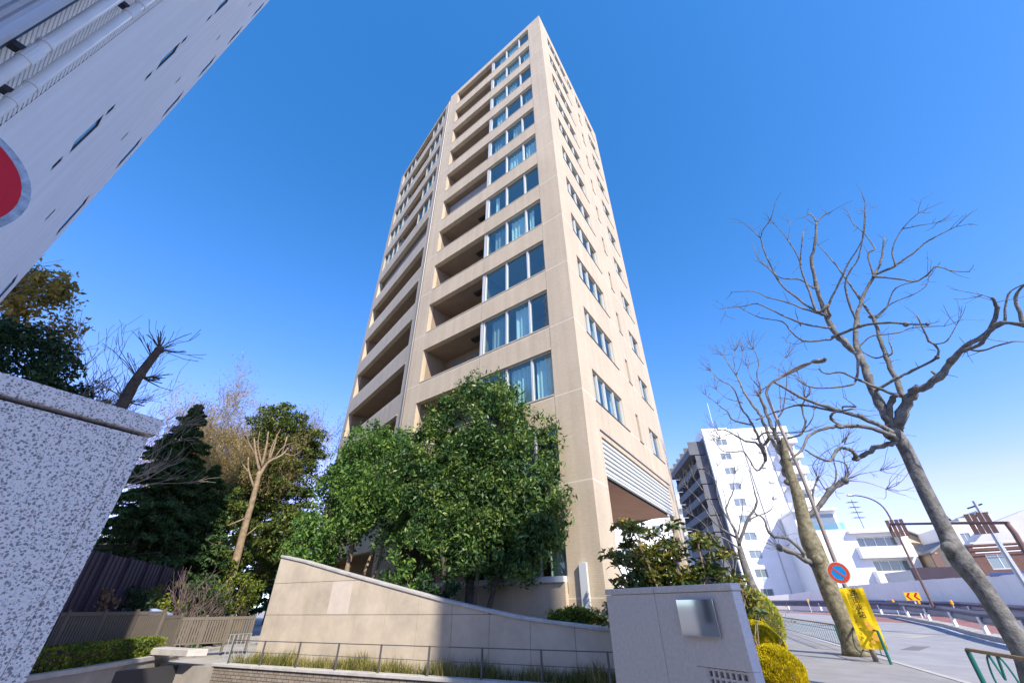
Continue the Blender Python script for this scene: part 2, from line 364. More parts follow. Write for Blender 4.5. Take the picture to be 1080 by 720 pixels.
M['leaf_cedar'] = leaf_mat('leaf_cedar', (.05, .085, .025), (.10, .14, .035), (.20, .22, .05), .25, .7, .1)
M['leaf_conifer'] = leaf_mat('leaf_conifer', (.04, .085, .035), (.065, .125, .045), (.11, .17, .055), .15, .7, .1)
M['leaf_mid'] = leaf_mat('leaf_mid', (.05, .12, .03), (.10, .20, .04), (.20, .31, .06), .3, .5)
M['leaf_olive'] = leaf_mat('leaf_olive', (.16, .14, .03), (.30, .22, .05), (.42, .28, .06), .35, .6)
M['leaf_hedge'] = leaf_mat('leaf_hedge', (.07, .12, .02), (.13, .18, .02), (.28, .30, .03), .3, .6)
M['leaf_yellow'] = leaf_mat('leaf_yellow', (.40, .34, .010), (.62, .50, .012), (.78, .62, .02), .35, .6)
M['leaf_lime'] = leaf_mat('leaf_lime', (.26, .32, .03), (.42, .44, .04), (.62, .56, .05), .35, .6)
M['leaf_mahonia'] = leaf_mat('leaf_mahonia', (.04, .075, .018), (.075, .11, .022), (.20, .17, .025), .2, .4, .4)
M['flower_yellow'] = leaf_mat('flower_yellow', (.5, .36, .02), (.6, .45, .03), (.65, .5, .05), .2)
M['leaf_tan'] = leaf_mat('leaf_tan', (.22, .17, .06), (.32, .25, .09), (.42, .33, .13), .3, .8)
M['patch'] = mat('repair_patch', (.58, .50, .42), .85, noise=.1, nscale=3)
M['leaf_dry'] = leaf_mat('leaf_dry', (.22, .12, .06), (.32, .20, .10), (.40, .28, .15), .3, .8)
M['grass'] = leaf_mat('grass_blade', (.10, .12, .03), (.22, .21, .06), (.38, .33, .12), .4, .8, .1)

# ------------------------------------------------------------------ foliage helpers
def leaf_mesh(name, P, size, material, parent=None, nrm=None, aspect=.42, up=.35, spread=1.0, loc=None, jitter=.6, axis=None):
    """P: (n,3) centres -> one mesh of small folded leaves"""
    n = len(P); P = np.asarray(P, float)
    d = RNG.normal(size=(n, 3)) if axis is None else axis + RNG.normal(size=(n, 3))*spread
    d[:, 2] -= .15
    d /= np.linalg.norm(d, axis=1)[:, None]
    nn = RNG.normal(size=(n, 3)); nn[:, 2] += up*2
    if nrm is not None: nn += nrm*1.2
    s = np.cross(d, nn); s /= np.linalg.norm(s, axis=1)[:, None]+1e-9
    b = np.cross(s, d)
    L = size*(1 + jitter*(RNG.random(n)*2-1)); L = L[:, None]
    v = np.empty((n, 4, 3))
    v[:, 0] = P - d*L*.5; v[:, 2] = P + d*L*.5
    v[:, 1] = P + s*L*aspect*.5 + b*L*.08; v[:, 3] = P - s*L*aspect*.5 + b*L*.08
    v = v.reshape(-1, 3)
    if parent is not None: v = v - np.array(parent.location)
    me = bpy.data.meshes.new(name); me.vertices.add(4*n); me.vertices.foreach_set('co', v.ravel())
    me.loops.add(4*n); me.loops.foreach_set('vertex_index', np.arange(4*n))
    me.polygons.add(n); me.polygons.foreach_set('loop_start', np.arange(0, 4*n, 4)); me.polygons.foreach_set('loop_total', np.full(n, 4))
    me.materials.append(material); me.update(); me.validate()
    o = bpy.data.objects.new(name, me); COL.objects.link(o)
    if parent is not None: o.parent = parent
    return o
def unit(n):
    d = RNG.normal(size=(n, 3)); return d/np.linalg.norm(d, axis=1)[:, None]
def clumps(c, rad, n_clump, r_clump, per, fill=.55, lo=-1.0, flat=1.0):
    """leaf positions gathered in clumps spread over an uneven ellipsoid volume"""
    c = np.array(c, float); rad = np.array(rad, float); out = []
    d = unit(n_clump*2); d = d[d[:, 2] > lo][:n_clump]
    rr = (fill + (1-fill)*RNG.random(len(d)))*(1+.10*RNG.normal(size=len(d)))
    cc = c + d*rr[:, None]*rad
    for q in cc:
        r = r_clump*(.6+.8*RNG.random()); k = int(per*(.5+RNG.random()))
        u = unit(k)*((.35+.65*RNG.random(k))[:, None])*r; u[:, 2] *= flat
        out.append(q+u)
    return np.concatenate(out), cc
def grow(mb, p, d, L, r, depth, n=5, spread=.6, up=.25, seg=3, kids_n=(2, 4), shrink=.68, ends=None, wob=.18, minr=.004):
    pts = [Vector(p)]; rad = [r]; d = Vector(d).normalized()
    for i in range(seg):
        d = (d + Vector((random.gauss(0, wob), random.gauss(0, wob), random.gauss(0, wob)+up*.15))).normalized()
        pts.append(pts[-1]+d*L/seg); rad.append(max(minr, r*(1-.42*(i+1)/seg)))
    mb.tube(pts, rad, n if r > .03 else 4, False)
    if depth <= 0:
        if ends is not None: ends.append(pts[-1])
        return
    for k in range(random.randint(*kids_n)):
        i = random.choice(range(max(1, seg-2), seg+1)); q = pts[i]
        nd = (d + Vector((random.gauss(0, spread), random.gauss(0, spread), random.gauss(0, spread)*.8+up))).normalized()
        grow(mb, q, nd, L*shrink*random.uniform(.75, 1.2), max(minr, rad[i]*.72), depth-1, n, spread, up, seg, kids_n, shrink, ends, wob, minr)
#---PART2---
# ================================================================== the setting
def struct(o): o['kind'] = 'structure'; return o
PA = R(155.0)                                            # direction of the ramp wall and its parapet
PX, PY = Vector((math.cos(PA), math.sin(PA), 0)), Vector((math.cos(PA+math.pi/2), math.sin(PA+math.pi/2), 0))   # along (to the left), towards the camera
PO = Vector((2.1, 11.5, 0))                              # a point of the parapet fence line
def pp(a, b, z=0): v = PO + PX*a + PY*b; return Vector((v.x, v.y, z))
# ground: near disc with the ramp cut out, then rings to the horizon
bm = bmesh.new()
ring = [bm.verts.new((34*math.cos(2*math.pi*i/72), 34*math.sin(2*math.pi*i/72), zg(34, 0)-.004)) for i in range(72)]
E1 = [bm.edges.new((ring[i], ring[(i+1) % 72])) for i in range(72)]
cut = [pp(-2.5, .12), pp(27, .12), pp(27, 6.5), pp(-2.5, 6.5)]
cv = [bm.verts.new((p.x, p.y, -.004)) for p in cut]
E2 = [bm.edges.new((cv[i], cv[(i+1) % 4])) for i in range(4)]
bmesh.ops.triangle_fill(bm, use_beauty=True, edges=E1+E2)
prev = ring
for rr in (39, 44, 54, 66, 80, 95, 130, 220, 450, 1100):
    cur = []
    for i in range(72):
        a = 2*math.pi*i/72; x, y = rr*math.cos(a), rr*math.sin(a)
        cur.append(bm.verts.new((x, y, zg(x, y)-.004)))
    for i in range(72): bm.faces.new((prev[i], cur[i], cur[(i+1) % 72], prev[(i+1) % 72]))
    prev = cur
bmesh.ops.recalc_face_normals(bm, faces=bm.faces)
me = bpy.data.meshes.new('ground'); bm.to_mesh(me); bm.free(); me.materials.append(M['ground'])
o = bpy.data.objects.new('ground', me); COL.objects.link(o); struct(o)

def sheet(name, A, B, dz, m, k=8):                       # a strip between two polylines, draped on the land
    mb = MB(); A2, B2 = [], []
    for i in range(len(A)-1):
        for j in range(k):
            t = j/k
            A2.append((A[i][0]+(A[i+1][0]-A[i][0])*t, A[i][1]+(A[i+1][1]-A[i][1])*t)); B2.append((B[i][0]+(B[i+1][0]-B[i][0])*t, B[i][1]+(B[i+1][1]-B[i][1])*t))
    A2.append(A[-1]); B2.append(B[-1])
    for i in range(len(A2)-1):
        W = max(1, int(math.dist(A2[i], B2[i])/6))
        for q in range(W):
            def P(a, b, t): x, y = a[0]+(b[0]-a[0])*t, a[1]+(b[1]-a[1])*t; return (x, y, zg(x, y)+dz)
            mb.quad(P(A2[i], B2[i], q/W), P(A2[i], B2[i], (q+1)/W), P(A2[i+1], B2[i+1], (q+1)/W), P(A2[i+1], B2[i+1], q/W))
    o = mb.build(name, m); return struct(o)
NEAR = [(3.0, -6.0), (6.3, 2.8), (8.65, 9.0), (10.85, 14.8), (14.4, 24.0), (18.5, 35.0), (22.6, 50.0), (25.0, 66.0)]     # kerb of our pavement
FARE = [(19.0, -16.0), (24.0, 2.8), (30.0, 11.0), (36.0, 19.0), (45.0, 30.0), (52.0, 44.0), (50.0, 60.0), (44.0, 72.0)]
NEAR = [(x+.42, y-.15) for x, y in NEAR]
sheet('road', NEAR, FARE, .004, M['asphalt'])
LEFTP = [(1.5, -6.0), (4.2, 1.0), (5.4, 6.0), (6.6, 12.2), (10.2, 24.0), (14.0, 35.0), (18.0, 50.0), (20.5, 66.0)]
# pavement: a real step above the road
mbp = MB()
for i in range(len(NEAR)-1):
    a, b, c, d = LEFTP[i], NEAR[i], NEAR[i+1], LEFTP[i+1]
    z = [zg(*q) for q in (a, b, c, d)]
    mbp.quad((*a, z[0]+.1), (b[0]-.16, b[1]+.05, z[1]+.1), (c[0]-.16, c[1]+.05, z[2]+.1), (*d, z[3]+.1))
    mbp.quad((*d, z[3]+.1), (*d, z[3]-.05), (*a, z[0]-.05), (*a, z[0]+.1))
struct(mbp.build('pavement', M['pavement']))
mbk = MB()
for i in range(len(NEAR)-1):
    b, c = NEAR[i], NEAR[i+1]; z0, z1 = zg(*b), zg(*c)
    n = max(1, int(math.dist(b, c)/.62))
    for k in range(n):
        t0, t1 = (k+.008)/n, (k+.992)/n
        P = lambda t, o: (b[0]+(c[0]-b[0])*t-o, b[1]+(c[1]-b[1])*t+o*.35)
        zz = z0+(z1-z0)*t0
        mbk.prism([P(t0, .16), P(t0, 0), P(t1, 0), P(t1, .16)], zz-.05, zz+.115)
struct(mbk.build('kerb', M['kerb'], bevel=.012))

def off(line, d0, d1=None):                              # shift a polyline to its right
    out = []
    for i, p in enumerate(line):
        a, b = line[max(i-1, 0)], line[min(i+1, len(line)-1)]
        t = Vector((b[0]-a[0], b[1]-a[1])).normalized(); s = d0 if d1 is None else d0+(d1-d0)*i/(len(line)-1)
        out.append((p[0]+t.y*s, p[1]-t.x*s))
    return out
G1 = [(16.0, 12.1), (22.4, 22.2), (29.5, 33.3), (35.2, 44.0), (37.3, 54.0), (36.5, 62.0), (33.0, 68.5)]          # near guard rail
HO = [(47.0, 40.0), (45.0, 49.5), (43.5, 58.0), (40.0, 66.0), (36.0, 71.5)]          # hoarding line
sheet('red_lane', [(30.0, 41.5), (33.4, 49.5), (33.5, 57.0), (31.5, 62.0)], [(30.8, 36.2), (34.6, 44.2), (36.4, 53.8), (35.6, 61.0)], .009, M['redlane'])
sheet('red_lane_beyond', off(G1, 1.0), off(G1, 3.6), .009, M['redlane'])
sheet('white_edge_line', off(G1, -.75), off(G1, -.52), .013, M['white_line'])
sheet('orange_line', [(9.35, 9.0), (10.3, 11.6), (11.28, 14.2), (11.9, 15.9)], [(9.55, 8.95), (10.5, 11.55), (11.46, 14.15), (12.02, 15.85)], .009, M['orange_line'])
mbk = MB()
for i in range(len(G1)-1):
    for k in range(10):
        a = [G1[i][q]+(G1[i+1][q]-G1[i][q])*(k+.01)/10 for q in (0, 1)]; b = [G1[i][q]+(G1[i+1][q]-G1[i][q])*(k+.99)/10 for q in (0, 1)]
        t = (Vector(b)-Vector(a)).normalized(); n = (t.y, -t.x); z = zg(*a)
        mbk.prism([(a[0]-n[0]*.35, a[1]-n[1]*.35), (a[0]+n[0]*.3, a[1]+n[1]*.3), (b[0]+n[0]*.3, b[1]+n[1]*.3), (b[0]-n[0]*.35, b[1]-n[1]*.35)], z-.05, z+.2)
struct(mbk.build('road_divider_kerb', M['kerb']))
# ramp going down to the garage
mb = MB()
q = [pp(-2.5, .12), pp(27, .12), pp(27, 6.5), pp(-2.5, 6.5)]; zr = [-.25, -3.6, -3.6, -.25]
mb.quad(*[(q[i].x, q[i].y, zr[i]) for i in (0, 3, 2, 1)])
struct(mb.build('ramp_road', M['asphalt']))
mb = MB()
mb.quad((q[2].x, q[2].y, -3.6), (q[3].x, q[3].y, -.25), (q[3].x, q[3].y, -.004), (q[2].x, q[2].y, -.004))
mb.quad((q[1].x, q[1].y, -3.6), (q[2].x, q[2].y, -3.6), (q[2].x, q[2].y, -.004), (q[1].x, q[1].y, -.004))
mb.quad((q[3].x, q[3].y, -.25), (q[0].x, q[0].y, -.25), (q[0].x, q[0].y, -.004), (q[3].x, q[3].y, -.004))
q0, q1 = pp(13.3, .12), pp(27, .12); mb.quad((q0.x, q0.y, -3.6), (q1.x, q1.y, -3.6), (q1.x, q1.y, .0), (q0.x, q0.y, .0))
struct(mb.build('ramp_side', M['concrete']))
mb = MB()
for az_, d_, r_ in ((33.5, 24, 1.6), (38.5, 27, 1.2), (29.5, 33, 1.8)):
    c_ = pol(az_, d_); mb.prism([(c_.x-r_, c_.y-.5*r_), (c_.x-.55*r_, c_.y-.75*r_), (c_.x+r_, c_.y+.6*r_), (c_.x+.55*r_, c_.y+.85*r_)], zg(c_.x, c_.y)+.001, zg(c_.x, c_.y)+.012)
struct(mb.build('road_patch', M['asphalt_patch']))

# ================================================================== the tower
P0 = Vector((2.582, 13.353, 0)); AF, AR, AL = R(142.2), R(57.75), R(128.6)
TZ = 44.1; TOPS = [10.5+3.28*k for k in range(-2, 11)]; WH = 2.05
tower = thing('apartment_tower', 'tall beige tiled apartment tower with balcony rows and ribbon windows', 'apartment tower', P0, AF)
rR = AR + math.pi - AF                                   # right facade frame: x = -v, y outward
P1l = Vector((10.65, 0, 0)); rL = AL - AF
# front facade ------------------------------------------------
rows = [(t-WH, t) for t in TOPS]
BO = 9.62
m = MB(); m.wall(0, 10.65, 0, TZ, [(1.22, BO, a, b) for a, b in rows], .28)
m.build('front_wall', M['tile'], tower)
for a, b in rows:                                        # drip lips under every spandrel and sills above
    m = MB(); m.box(1.225, BO-.005, -.2, .03, b-.006, b+.055); m.build('spandrel_lip', M['tile_band'], tower)
    m = MB(); m.box(1.225, BO-.005, -.27, .022, a-.05, a+.004); m.build('ribbon_sill', M['tile_band'], tower)
# right facade ------------------------------------------------
rw = [(9.82+3.3*k-1.46, 9.82+3.3*k) for k in range(0, 11)]
holes = []
for i, (a, b) in enumerate(rw):
    holes.append((-4.95, -1.34, a, b)); holes.append((-11.12, -9.2, a, b)); holes += [(-7.34, -6.93, a, b)] if i < 10 else [(-8.3, -7.0, a, b), (-6.3, -5.2, a, b)]
holes.append((-11.05, -1.39, 0, 6.9))
m = MB(); m.wall(-12.45, 0, 0, TZ, holes, .26)
m.build('side_wall', M['tile'], tower, (0, 0, 0), rR)
m = MB(); m.box(-11.3, -1.3, 0, .035, 7.1, 7.15); m.build('string_course', M['frame_dark'], tower, (0, 0, 0), rR)
for a, b in rw:
    for x0, x1 in ((-5.4, -1.3), (-11.5, -9.17), (-7.5, -6.9)): m = MB(); m.box(x0, x1, -.02, .028, a-.042, a); m.build('side_sill', M['frame_dark'], tower, (0, 0, 0), rR)
# left facade -------------------------------------------------
lr = [(t-WH-.03, t-.12) for t in TOPS]
m = MB(); m.wall(0.02, 11.0, 0, TZ-.45, [(.82, 10.25, a, b) for a, b in lr], .28)
m.build('flank_wall', M['tile'], tower, P1l, rL)
for a, b in lr: m = MB(); m.box(.825, 10.245, -.2, .03, b-.006, b+.055); m.build('spandrel_lip', M['tile_band'], tower, P1l, rL)
# body behind, roof
c1 = Vector((math.cos(rR+math.pi), math.sin(rR+math.pi)))*12.45
c2 = Vector((P1l.x+11*math.cos(rL), 11*math.sin(rL)))
poly = [(0, 0), (10.65, 0), (c2.x, c2.y), (c2.x+6, c2.y-14), (c1.x+4, c1.y-3), (c1.x, c1.y)]
m = MB()
n = len(poly)
for i in range(2, n-1):
    a, b = poly[i], poly[i+1]; m.quad((*a, 6 if i > 2 else 0), (*b, 6 if i > 2 else 0), (*b, TZ-.3), (*a, TZ-.3))
m.quad(*[(x, y, TZ-.35) for x, y in poly])
m.build('rear_wall', M['tile_band'], tower)
m = MB(); m.box(1.206, 1.218, -.01, .003, 2.4, 43.3); m.build('panel_joint', M['frame_dark'], tower)
for a, b in rows: m = MB(); m.box(5.245, 5.255, -.01, .003, b+.06, b+1.17); m.build('spandrel_joint', M['frame_dark'], tower)
# balconies and rooms of the front
def balcony_bm(x0, x1, zb, zt, dep):
    a = MB()
    a.quad((x0, -dep, zb-1.2), (x1, -dep, zb-1.2), (x1, -dep, zt+.3), (x0, -dep, zt+.3))
    return a
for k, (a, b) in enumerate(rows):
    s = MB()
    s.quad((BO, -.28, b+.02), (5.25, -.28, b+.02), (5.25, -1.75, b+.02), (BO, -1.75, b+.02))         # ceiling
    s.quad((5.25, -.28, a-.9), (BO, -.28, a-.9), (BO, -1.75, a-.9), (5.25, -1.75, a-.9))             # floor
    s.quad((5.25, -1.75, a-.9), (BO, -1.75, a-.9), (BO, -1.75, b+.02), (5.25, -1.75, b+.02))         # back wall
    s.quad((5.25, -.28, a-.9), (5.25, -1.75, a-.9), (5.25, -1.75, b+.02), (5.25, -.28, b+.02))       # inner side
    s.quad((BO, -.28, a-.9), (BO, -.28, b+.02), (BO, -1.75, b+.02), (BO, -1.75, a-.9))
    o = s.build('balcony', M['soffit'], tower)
    v = MB(); v.box(6.1, 6.75, -1.2, -.85, b-.09, b+.015); v.build('ceiling_vent', M['dark_vent'], o)
    d = MB(); d.box(6.0, 7.6, -1.745, -1.70, a-.88, b-.35); d.box(8.0, 9.0, -1.745, -1.70, a-.88, b-.35)
    d.build('balcony_door', M['glass_far'], o)
    if k == 7:
        g = MB(); g.box(5.35, BO-.12, -.62, -.59, a-.3, b-.15); g.build('grey_screen', M['screen'], o)
# front windows
def window(name, parent, loc, rz, cols, z0, z1, cur, wide=True, back=-1.7, posts='mull'):
    """cols: list of x edges of the lights, right to left as seen"""
    x0, x1 = cols[0], cols[-1]
    f = MB(); t = .05
    f.box(x0, x1, -.17, -.09, z0+.004, z0+t); f.box(x0, x1, -.17, -.09, z1-t, z1-.004)
    for q in cols:
        q0, q1 = max(q-.045, x0+.003), min(q+.045, x1-.003)
        f.box(q0, q1, -.2, -.06, z0+t+.001, z1-t-.001)
    fo = f.build(name, M[posts], parent, loc, rz)
    for i in range(len(cols)-1):
        g = MB(); a, b = cols[i]+.047, cols[i+1]-.047
        tl = random.uniform(-.006, .006)
        g.quad((a, -.13+tl, z0+t), (b, -.13-tl, z0+t), (b, -.13-tl+random.uniform(-.004, .004), z1-t), (a, -.13+tl, z1-t))
        g.build('pane', M['glass'], fo)
    h = MB()
    h.quad((x0-.3, back, z0-.5), (x1+.3, back, z0-.5), (x1+.3, back, z1+.3), (x0-.3, back, z1+.3))
    h.quad((x0-.3, -.26, z1+.03), (x0-.3, back, z1+.03), (x1+.3, back, z1+.03), (x1+.3, -.26, z1+.03))
    h.quad((x0-.3, -.26, z0-.5), (x1+.3, -.26, z0-.5), (x1+.3, back, z0-.5), (x0-.3, back, z0-.5))
    for xx in (x0-.3, x1+.3): h.quad((xx, -.26, z0-.5), (xx, back, z0-.5), (xx, back, z1+.3), (xx, -.26, z1+.3))
    h.build('room', M['room'], fo)
    for a, b in cur:
        c = MB(); n = max(4, int((b-a)/.035)); pts = []
        for i in range(n+1):
            x = a+(b-a)*i/n; pts.append((x, -.36+.035*math.sin(x*26+random.uniform(-.4, .4))))
        for i in range(n): c.quad((*pts[i], z0+.02), (*pts[i+1], z0+.02), (*pts[i+1], z1-.1), (*pts[i], z1-.1))
        c.build('curtain', M[random.choice(('curtain', 'curtain', 'curtain', 'curtain_warm', 'blind'))], fo, smooth=True)
    return fo
CURT = [[(3.85, 4.8), (2.45, 3.3)], [(3.9, 4.9), (2.4, 3.5), (1.45, 2.05)], [], [(1.9, 2.2), (2.5, 3.45), (3.8, 4.7)], [(4.4, 4.75)],
        [(3.75, 4.9), (2.3, 3.2)], [(1.3, 2.2), (2.4, 3.6)], [(4.0, 4.9), (2.8, 3.6)], [(1.4, 2.1), (3.8, 4.8)], [(2.4, 3.6), (3.75, 4.6)], [(1.35, 2.0), (2.5, 3.4)], [(3.8, 4.9)], [(2.4, 3.5)]]
CSEL = [1, 0, 6, 0, 2, 3, 4, 6, 5, 8, 7, 1, 9]
for k, (a, b) in enumerate(rows):
    window('ribbon_window', tower, (0, 0, 0), 0, [1.225, 2.27, 3.65, 5.14], a+.006, b-.004, CURT[CSEL[k]])
for a, b in rows: m = MB(); m.box(5.14+.047, 5.32, -.27, -.05, a+.006, b-.004); m.build('window_end_post', M['mull'], tower)
# side windows
SC = [[(-2.6, -2.1), (-4.7, -4.0)], [(-3.7, -2.95), (-1.9, -1.4)], [(-4.8, -4.0)], [(-2.6, -2.0), (-3.7, -3.0)]]
for k, (a, b) in enumerate(rw):
    window('side_window', tower, (0, 0, 0), rR, [-4.945, -3.9, -2.8, -1.97, -1.345], a+.004, b-.004, SC[k % 4], back=-1.3)
    window('side_window', tower, (0, 0, 0), rR, [-11.115, -9.95, -9.205], a+.004, b-.004, [(-10.6, -10.1)] if k % 2 else [(-9.8, -9.3)], back=-1.3)
    if k == 10:
        for x0, x1 in ((-8.295, -7.005), (-6.295, -5.205)): window('side_window', tower, (0, 0, 0), rR, [x0, (x0+x1)/2, x1], a+.004, b-.004, [], back=-1.3)
        continue
    s = MB(); s.box(-7.335, -6.935, -.25, -.2, a+.003, b-.003); s.build('slit_window', M['glass_far'], tower, (0, 0, 0), rR)
# flank balconies and windows
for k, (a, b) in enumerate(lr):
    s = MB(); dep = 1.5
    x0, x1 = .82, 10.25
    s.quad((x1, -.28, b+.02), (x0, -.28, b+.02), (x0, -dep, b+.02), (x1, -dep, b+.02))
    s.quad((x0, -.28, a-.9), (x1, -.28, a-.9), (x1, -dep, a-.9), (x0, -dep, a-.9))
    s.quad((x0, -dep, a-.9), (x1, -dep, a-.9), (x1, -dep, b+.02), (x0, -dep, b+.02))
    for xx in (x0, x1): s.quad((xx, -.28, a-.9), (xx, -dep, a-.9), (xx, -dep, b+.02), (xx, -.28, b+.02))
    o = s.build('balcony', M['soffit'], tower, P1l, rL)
    v = MB(); v.box(2.1, 2.8, -1.1, -.75, b-.09, b+.015); v.build('ceiling_vent', M['dark_vent'], o)
    if k >= 8:
        for cols in ([.83, 1.55, 2.45, 3.42], [7.4, 8.4, 9.4, 10.24]):
            window('flank_window', tower, P1l, rL, cols, a+.004, b-.004, [(cols[0]+.1, cols[0]+.5), (cols[2]+.1, cols[2]+.8)], back=-1.3, posts='flank_frame')
    if k == 7:
        g = MB(); g.box(.9, 10.1, -.5, -.47, a-.3, b-.1); g.build('grey_screen', M['screen'], o)
m = MB(); m.tube([(10.72, .04, 3.0), (10.72, .04, TZ-1.0)], .028, 8)
o = m.build('drainpipe', M['pipe_beige'], tower, smooth=True)
# louvre band over the pilotis, soffit, back
m = MB()
for i in range(7):
    z = 5.62+i*.185
    m.vprism([(0, 0), (0, 0)], 0, 0) if False else m.box(-11.04, -1.4, -.16, -.04, z, z+.10)
m.box(-11.04, -1.4, -.12, -.02, 5.48, 5.56)
m.build('louvre', M['louver'], tower, (0, 0, 0), rR)
m = MB(); m.box(-11.04, -1.4, -.4, -.36, 5.5, 6.9); m.build('louvre_backing', M['dark_vent'], tower, (0, 0, 0), rR)
m = MB()
m.quad((-11.04, -.25, 5.47), (-1.39, -.25, 5.47), (-1.39, -7.6, 5.47), (-11.04, -7.6, 5.47))
m.quad((-1.3, -.3, 0), (-1.3, -7.6, 0), (-1.3, -7.6, 5.47), (-1.3, -.3, 5.47))
m.build('pilotis_soffit', M['brown'], tower, (0, 0, 0), rR)
m = MB(); m.box(-2.9, -2.2, -7.5, -6.8, 0, 5.46); m.box(-11.6, -11.06, -7.5, -6.8, 0, 5.46)
m.build('pilotis_column', M['tile_band'], tower, (0, 0, 0), rR)
m = MB()
for i in range(24): m.box(-6.4-i*.2, -6.3-i*.2, -4.1, -4.0, 2.2, 5.46)
m.box(-11.0, -6.2, -4.2, -4.12, 2.2, 5.46)
m.build('slatted_screen', M['louver'], tower, (0, 0, 0), rR)
# base wall under the tree
m = MB(); m.box(1.23, 10.6, .012, .16, 0, 2.2); m.build('base_wall', M['tile_band'], tower)
m = MB(); m.box(1.23, 10.6, .0, .24, 2.2, 2.36); m.build('base_sill', M['louver'], tower)
# pale stele on the corner pier
m = MB(); m.box(.48, .74, .02, .12, .9, 2.68); st = m.build('light_panel', M['louver'], tower, bevel=.01)
#---
# ================================================================== near right: stone sign pillar
A = Vector((1.48, 7.65, 0)); B = Vector((2.63, 5.72, 0)); PLEN = (B-A).length; pa = math.atan2((A-B).y, (A-B).x)
pil = thing('stone_sign_wall', 'lilac grey stone sign wall with a polished steel plate and grille', 'sign wall', B, pa)     # x from the near end, -? y towards camera = +
PT = 1.82; th = .17
def sidebox(mb, x0, x1, z0, z1, y0=None, y1=None): mb.box(x0, x1, y0 if y0 is not None else -th, y1 if y1 is not None else 0, z0, z1)
# face is at y=0 on the camera side
m = MB(); gx0, gx1, gz = .07, .62, .97
sidebox(m, 0, gx1+.12, gz+.0, PT-.085); sidebox(m, gx1+.1201, 1.23, 0, PT-.085); sidebox(m, gx1, gx1+.12, 0, gz-.004); sidebox(m, 0, gx0, 0, gz-.003); sidebox(m, gx0+.001, gx1-.001, 0, .30); sidebox(m, gx0+.001, gx1-.001, .301, gz-.004, -th, -.10)
sidebox(m, 1.238, PLEN, 0, PT-.085)
m.build('stone_panel', M['pillar_stone'], pil, bevel=.0012)
m = MB(); sidebox(m, .012, PLEN-.012, .02, PT-.07, -th+.012, -.012); m.build('joint', M['pillar_dark'], pil) if False else None
m = MB(); sidebox(m, -.012, 1.23, PT-.08, PT, -th-.012, .012); sidebox(m, 1.238, PLEN+.012, PT-.08, PT, -th-.012, .012); m.build('coping', M['pillar_stone'], pil, bevel=.012)
m = MB()
for i in range(8):
    x = gx0+.012+i*(gx1-gx0-.024)/7; m.box(x-.012, x+.012, -.05, -.012, .30, gz-.004)
for i in range(9):
    z = .30+.02+i*(gz-.34)/8; m.box(gx0+.002, gx1-.002, -.055, -.015, z-.011, z+.011)
m.build('grille', M['pillar_stone'], pil)
m = MB(); m.box(.27, .83, .02, .05, 1.27, 1.66); m.build('steel_plate', M['steel'], pil, bevel=.004)
m = MB(); m.box(.30, .80, 0, .019, 1.29, 1.64); m.build('plate_backing', M['black'], pil)

# ================================================================== ramp wall, parapet, fence, grass
def ztop(a): # sloping top of the ramp wall, a = metres along to the left
    k = [(-1.5, 1.0), (0.4, 1.10), (2.4, 1.30), (3.4, 1.46), (4.9, 1.72), (6.4, 2.02), (9.0, 2.55), (11.2, 3.02), (12.6, 3.27)]
    for (a0, z0), (a1, z1) in zip(k, k[1:]):
        if a <= a1: return z0+(z1-z0)*(a-a0)/(a1-a0)
    return k[-1][1]
WB = -.62
rwl = thing('ramp_wall', 'beige panelled garden wall whose top slopes down to the right', 'wall', pp(0, 0), PA)
AE = 12.45; segs = []; a = -1.5
while a < AE-.4:
    segs.append((a, min(a+1.22, AE))); a += 1.22
segs[-1] = (segs[-1][0], AE)
for i, (a0, a1) in enumerate(segs):
    zc = [.0, 1.42, 2.38, 9]; m = MB(); g = .006
    for j in range(3):
        lo, hi = zc[j]+(g if j else -.3), zc[j+1]-g
        t0, t1 = ztop(a0), ztop(a1)
        if max(t0, t1) <= lo+.02: continue
        poly = [(a0+g, lo), (a1-g if a1 < AE else a1, lo)]
        xa, xb = a0+g, (a1-g if a1 < AE else a1)
        za, zb_ = min(hi, t0), min(hi, t1)
        if za <= lo:
            x = xa+(lo-t0)/(t1-t0)*(xb-xa); poly = [(x, lo), (xb, lo), (xb, zb_)]
        else:
            poly.append((xb, zb_))
            if t0 < hi < t1: poly.append((xa+(hi-t0)/(t1-t0)*(xb-xa), hi))
            poly.append((xa, za))
        m.vprism([(p[0], p[1]) for p in poly], WB, WB-.3)
    m.build('wall_panel', M['ramp_stone'], rwl)
m = MB(); m.box(8.6, 9.5, WB+.0005, WB+.003, 1.43, 2.37); m.build('repair_patch', M['patch'], rwl)
m = MB()
m.vprism([(-1.5, -.3), (AE-.02, -.3), (AE-.02, ztop(AE)-.04), (9, ztop(9)-.05), (6.4, ztop(6.4)-.05), (3.4, ztop(3.4)-.05), (-1.5, .95)], WB-.02, WB-.28)
m.build('wall_core', M['pillar_dark'], rwl)
m = MB()
ks = [-1.5, .4, 2.4, 3.4, 4.9, 6.4, 9, 11.2, AE+.02]
for a0, a1 in zip(ks, ks[1:]):
    n = len(m.v); y0, y1 = WB+.035, WB-.34
    z0, z1 = ztop(a0), ztop(min(a1, AE))
    m.v += [(a0, y0, z0), (a1-.006, y0, z1), (a1-.006, y1, z1), (a0, y1, z0), (a0, y0, z0+.075), (a1-.006, y0, z1+.075), (a1-.006, y1, z1+.075), (a0, y1, z0+.075)]
    m.f += [tuple(n+i for i in q) for q in ((0,3,2,1),(4,5,6,7),(0,1,5,4),(1,2,6,5),(2,3,7,6),(3,0,4,7))]
m.build('wall_coping', M['coping'], rwl, bevel=.01)
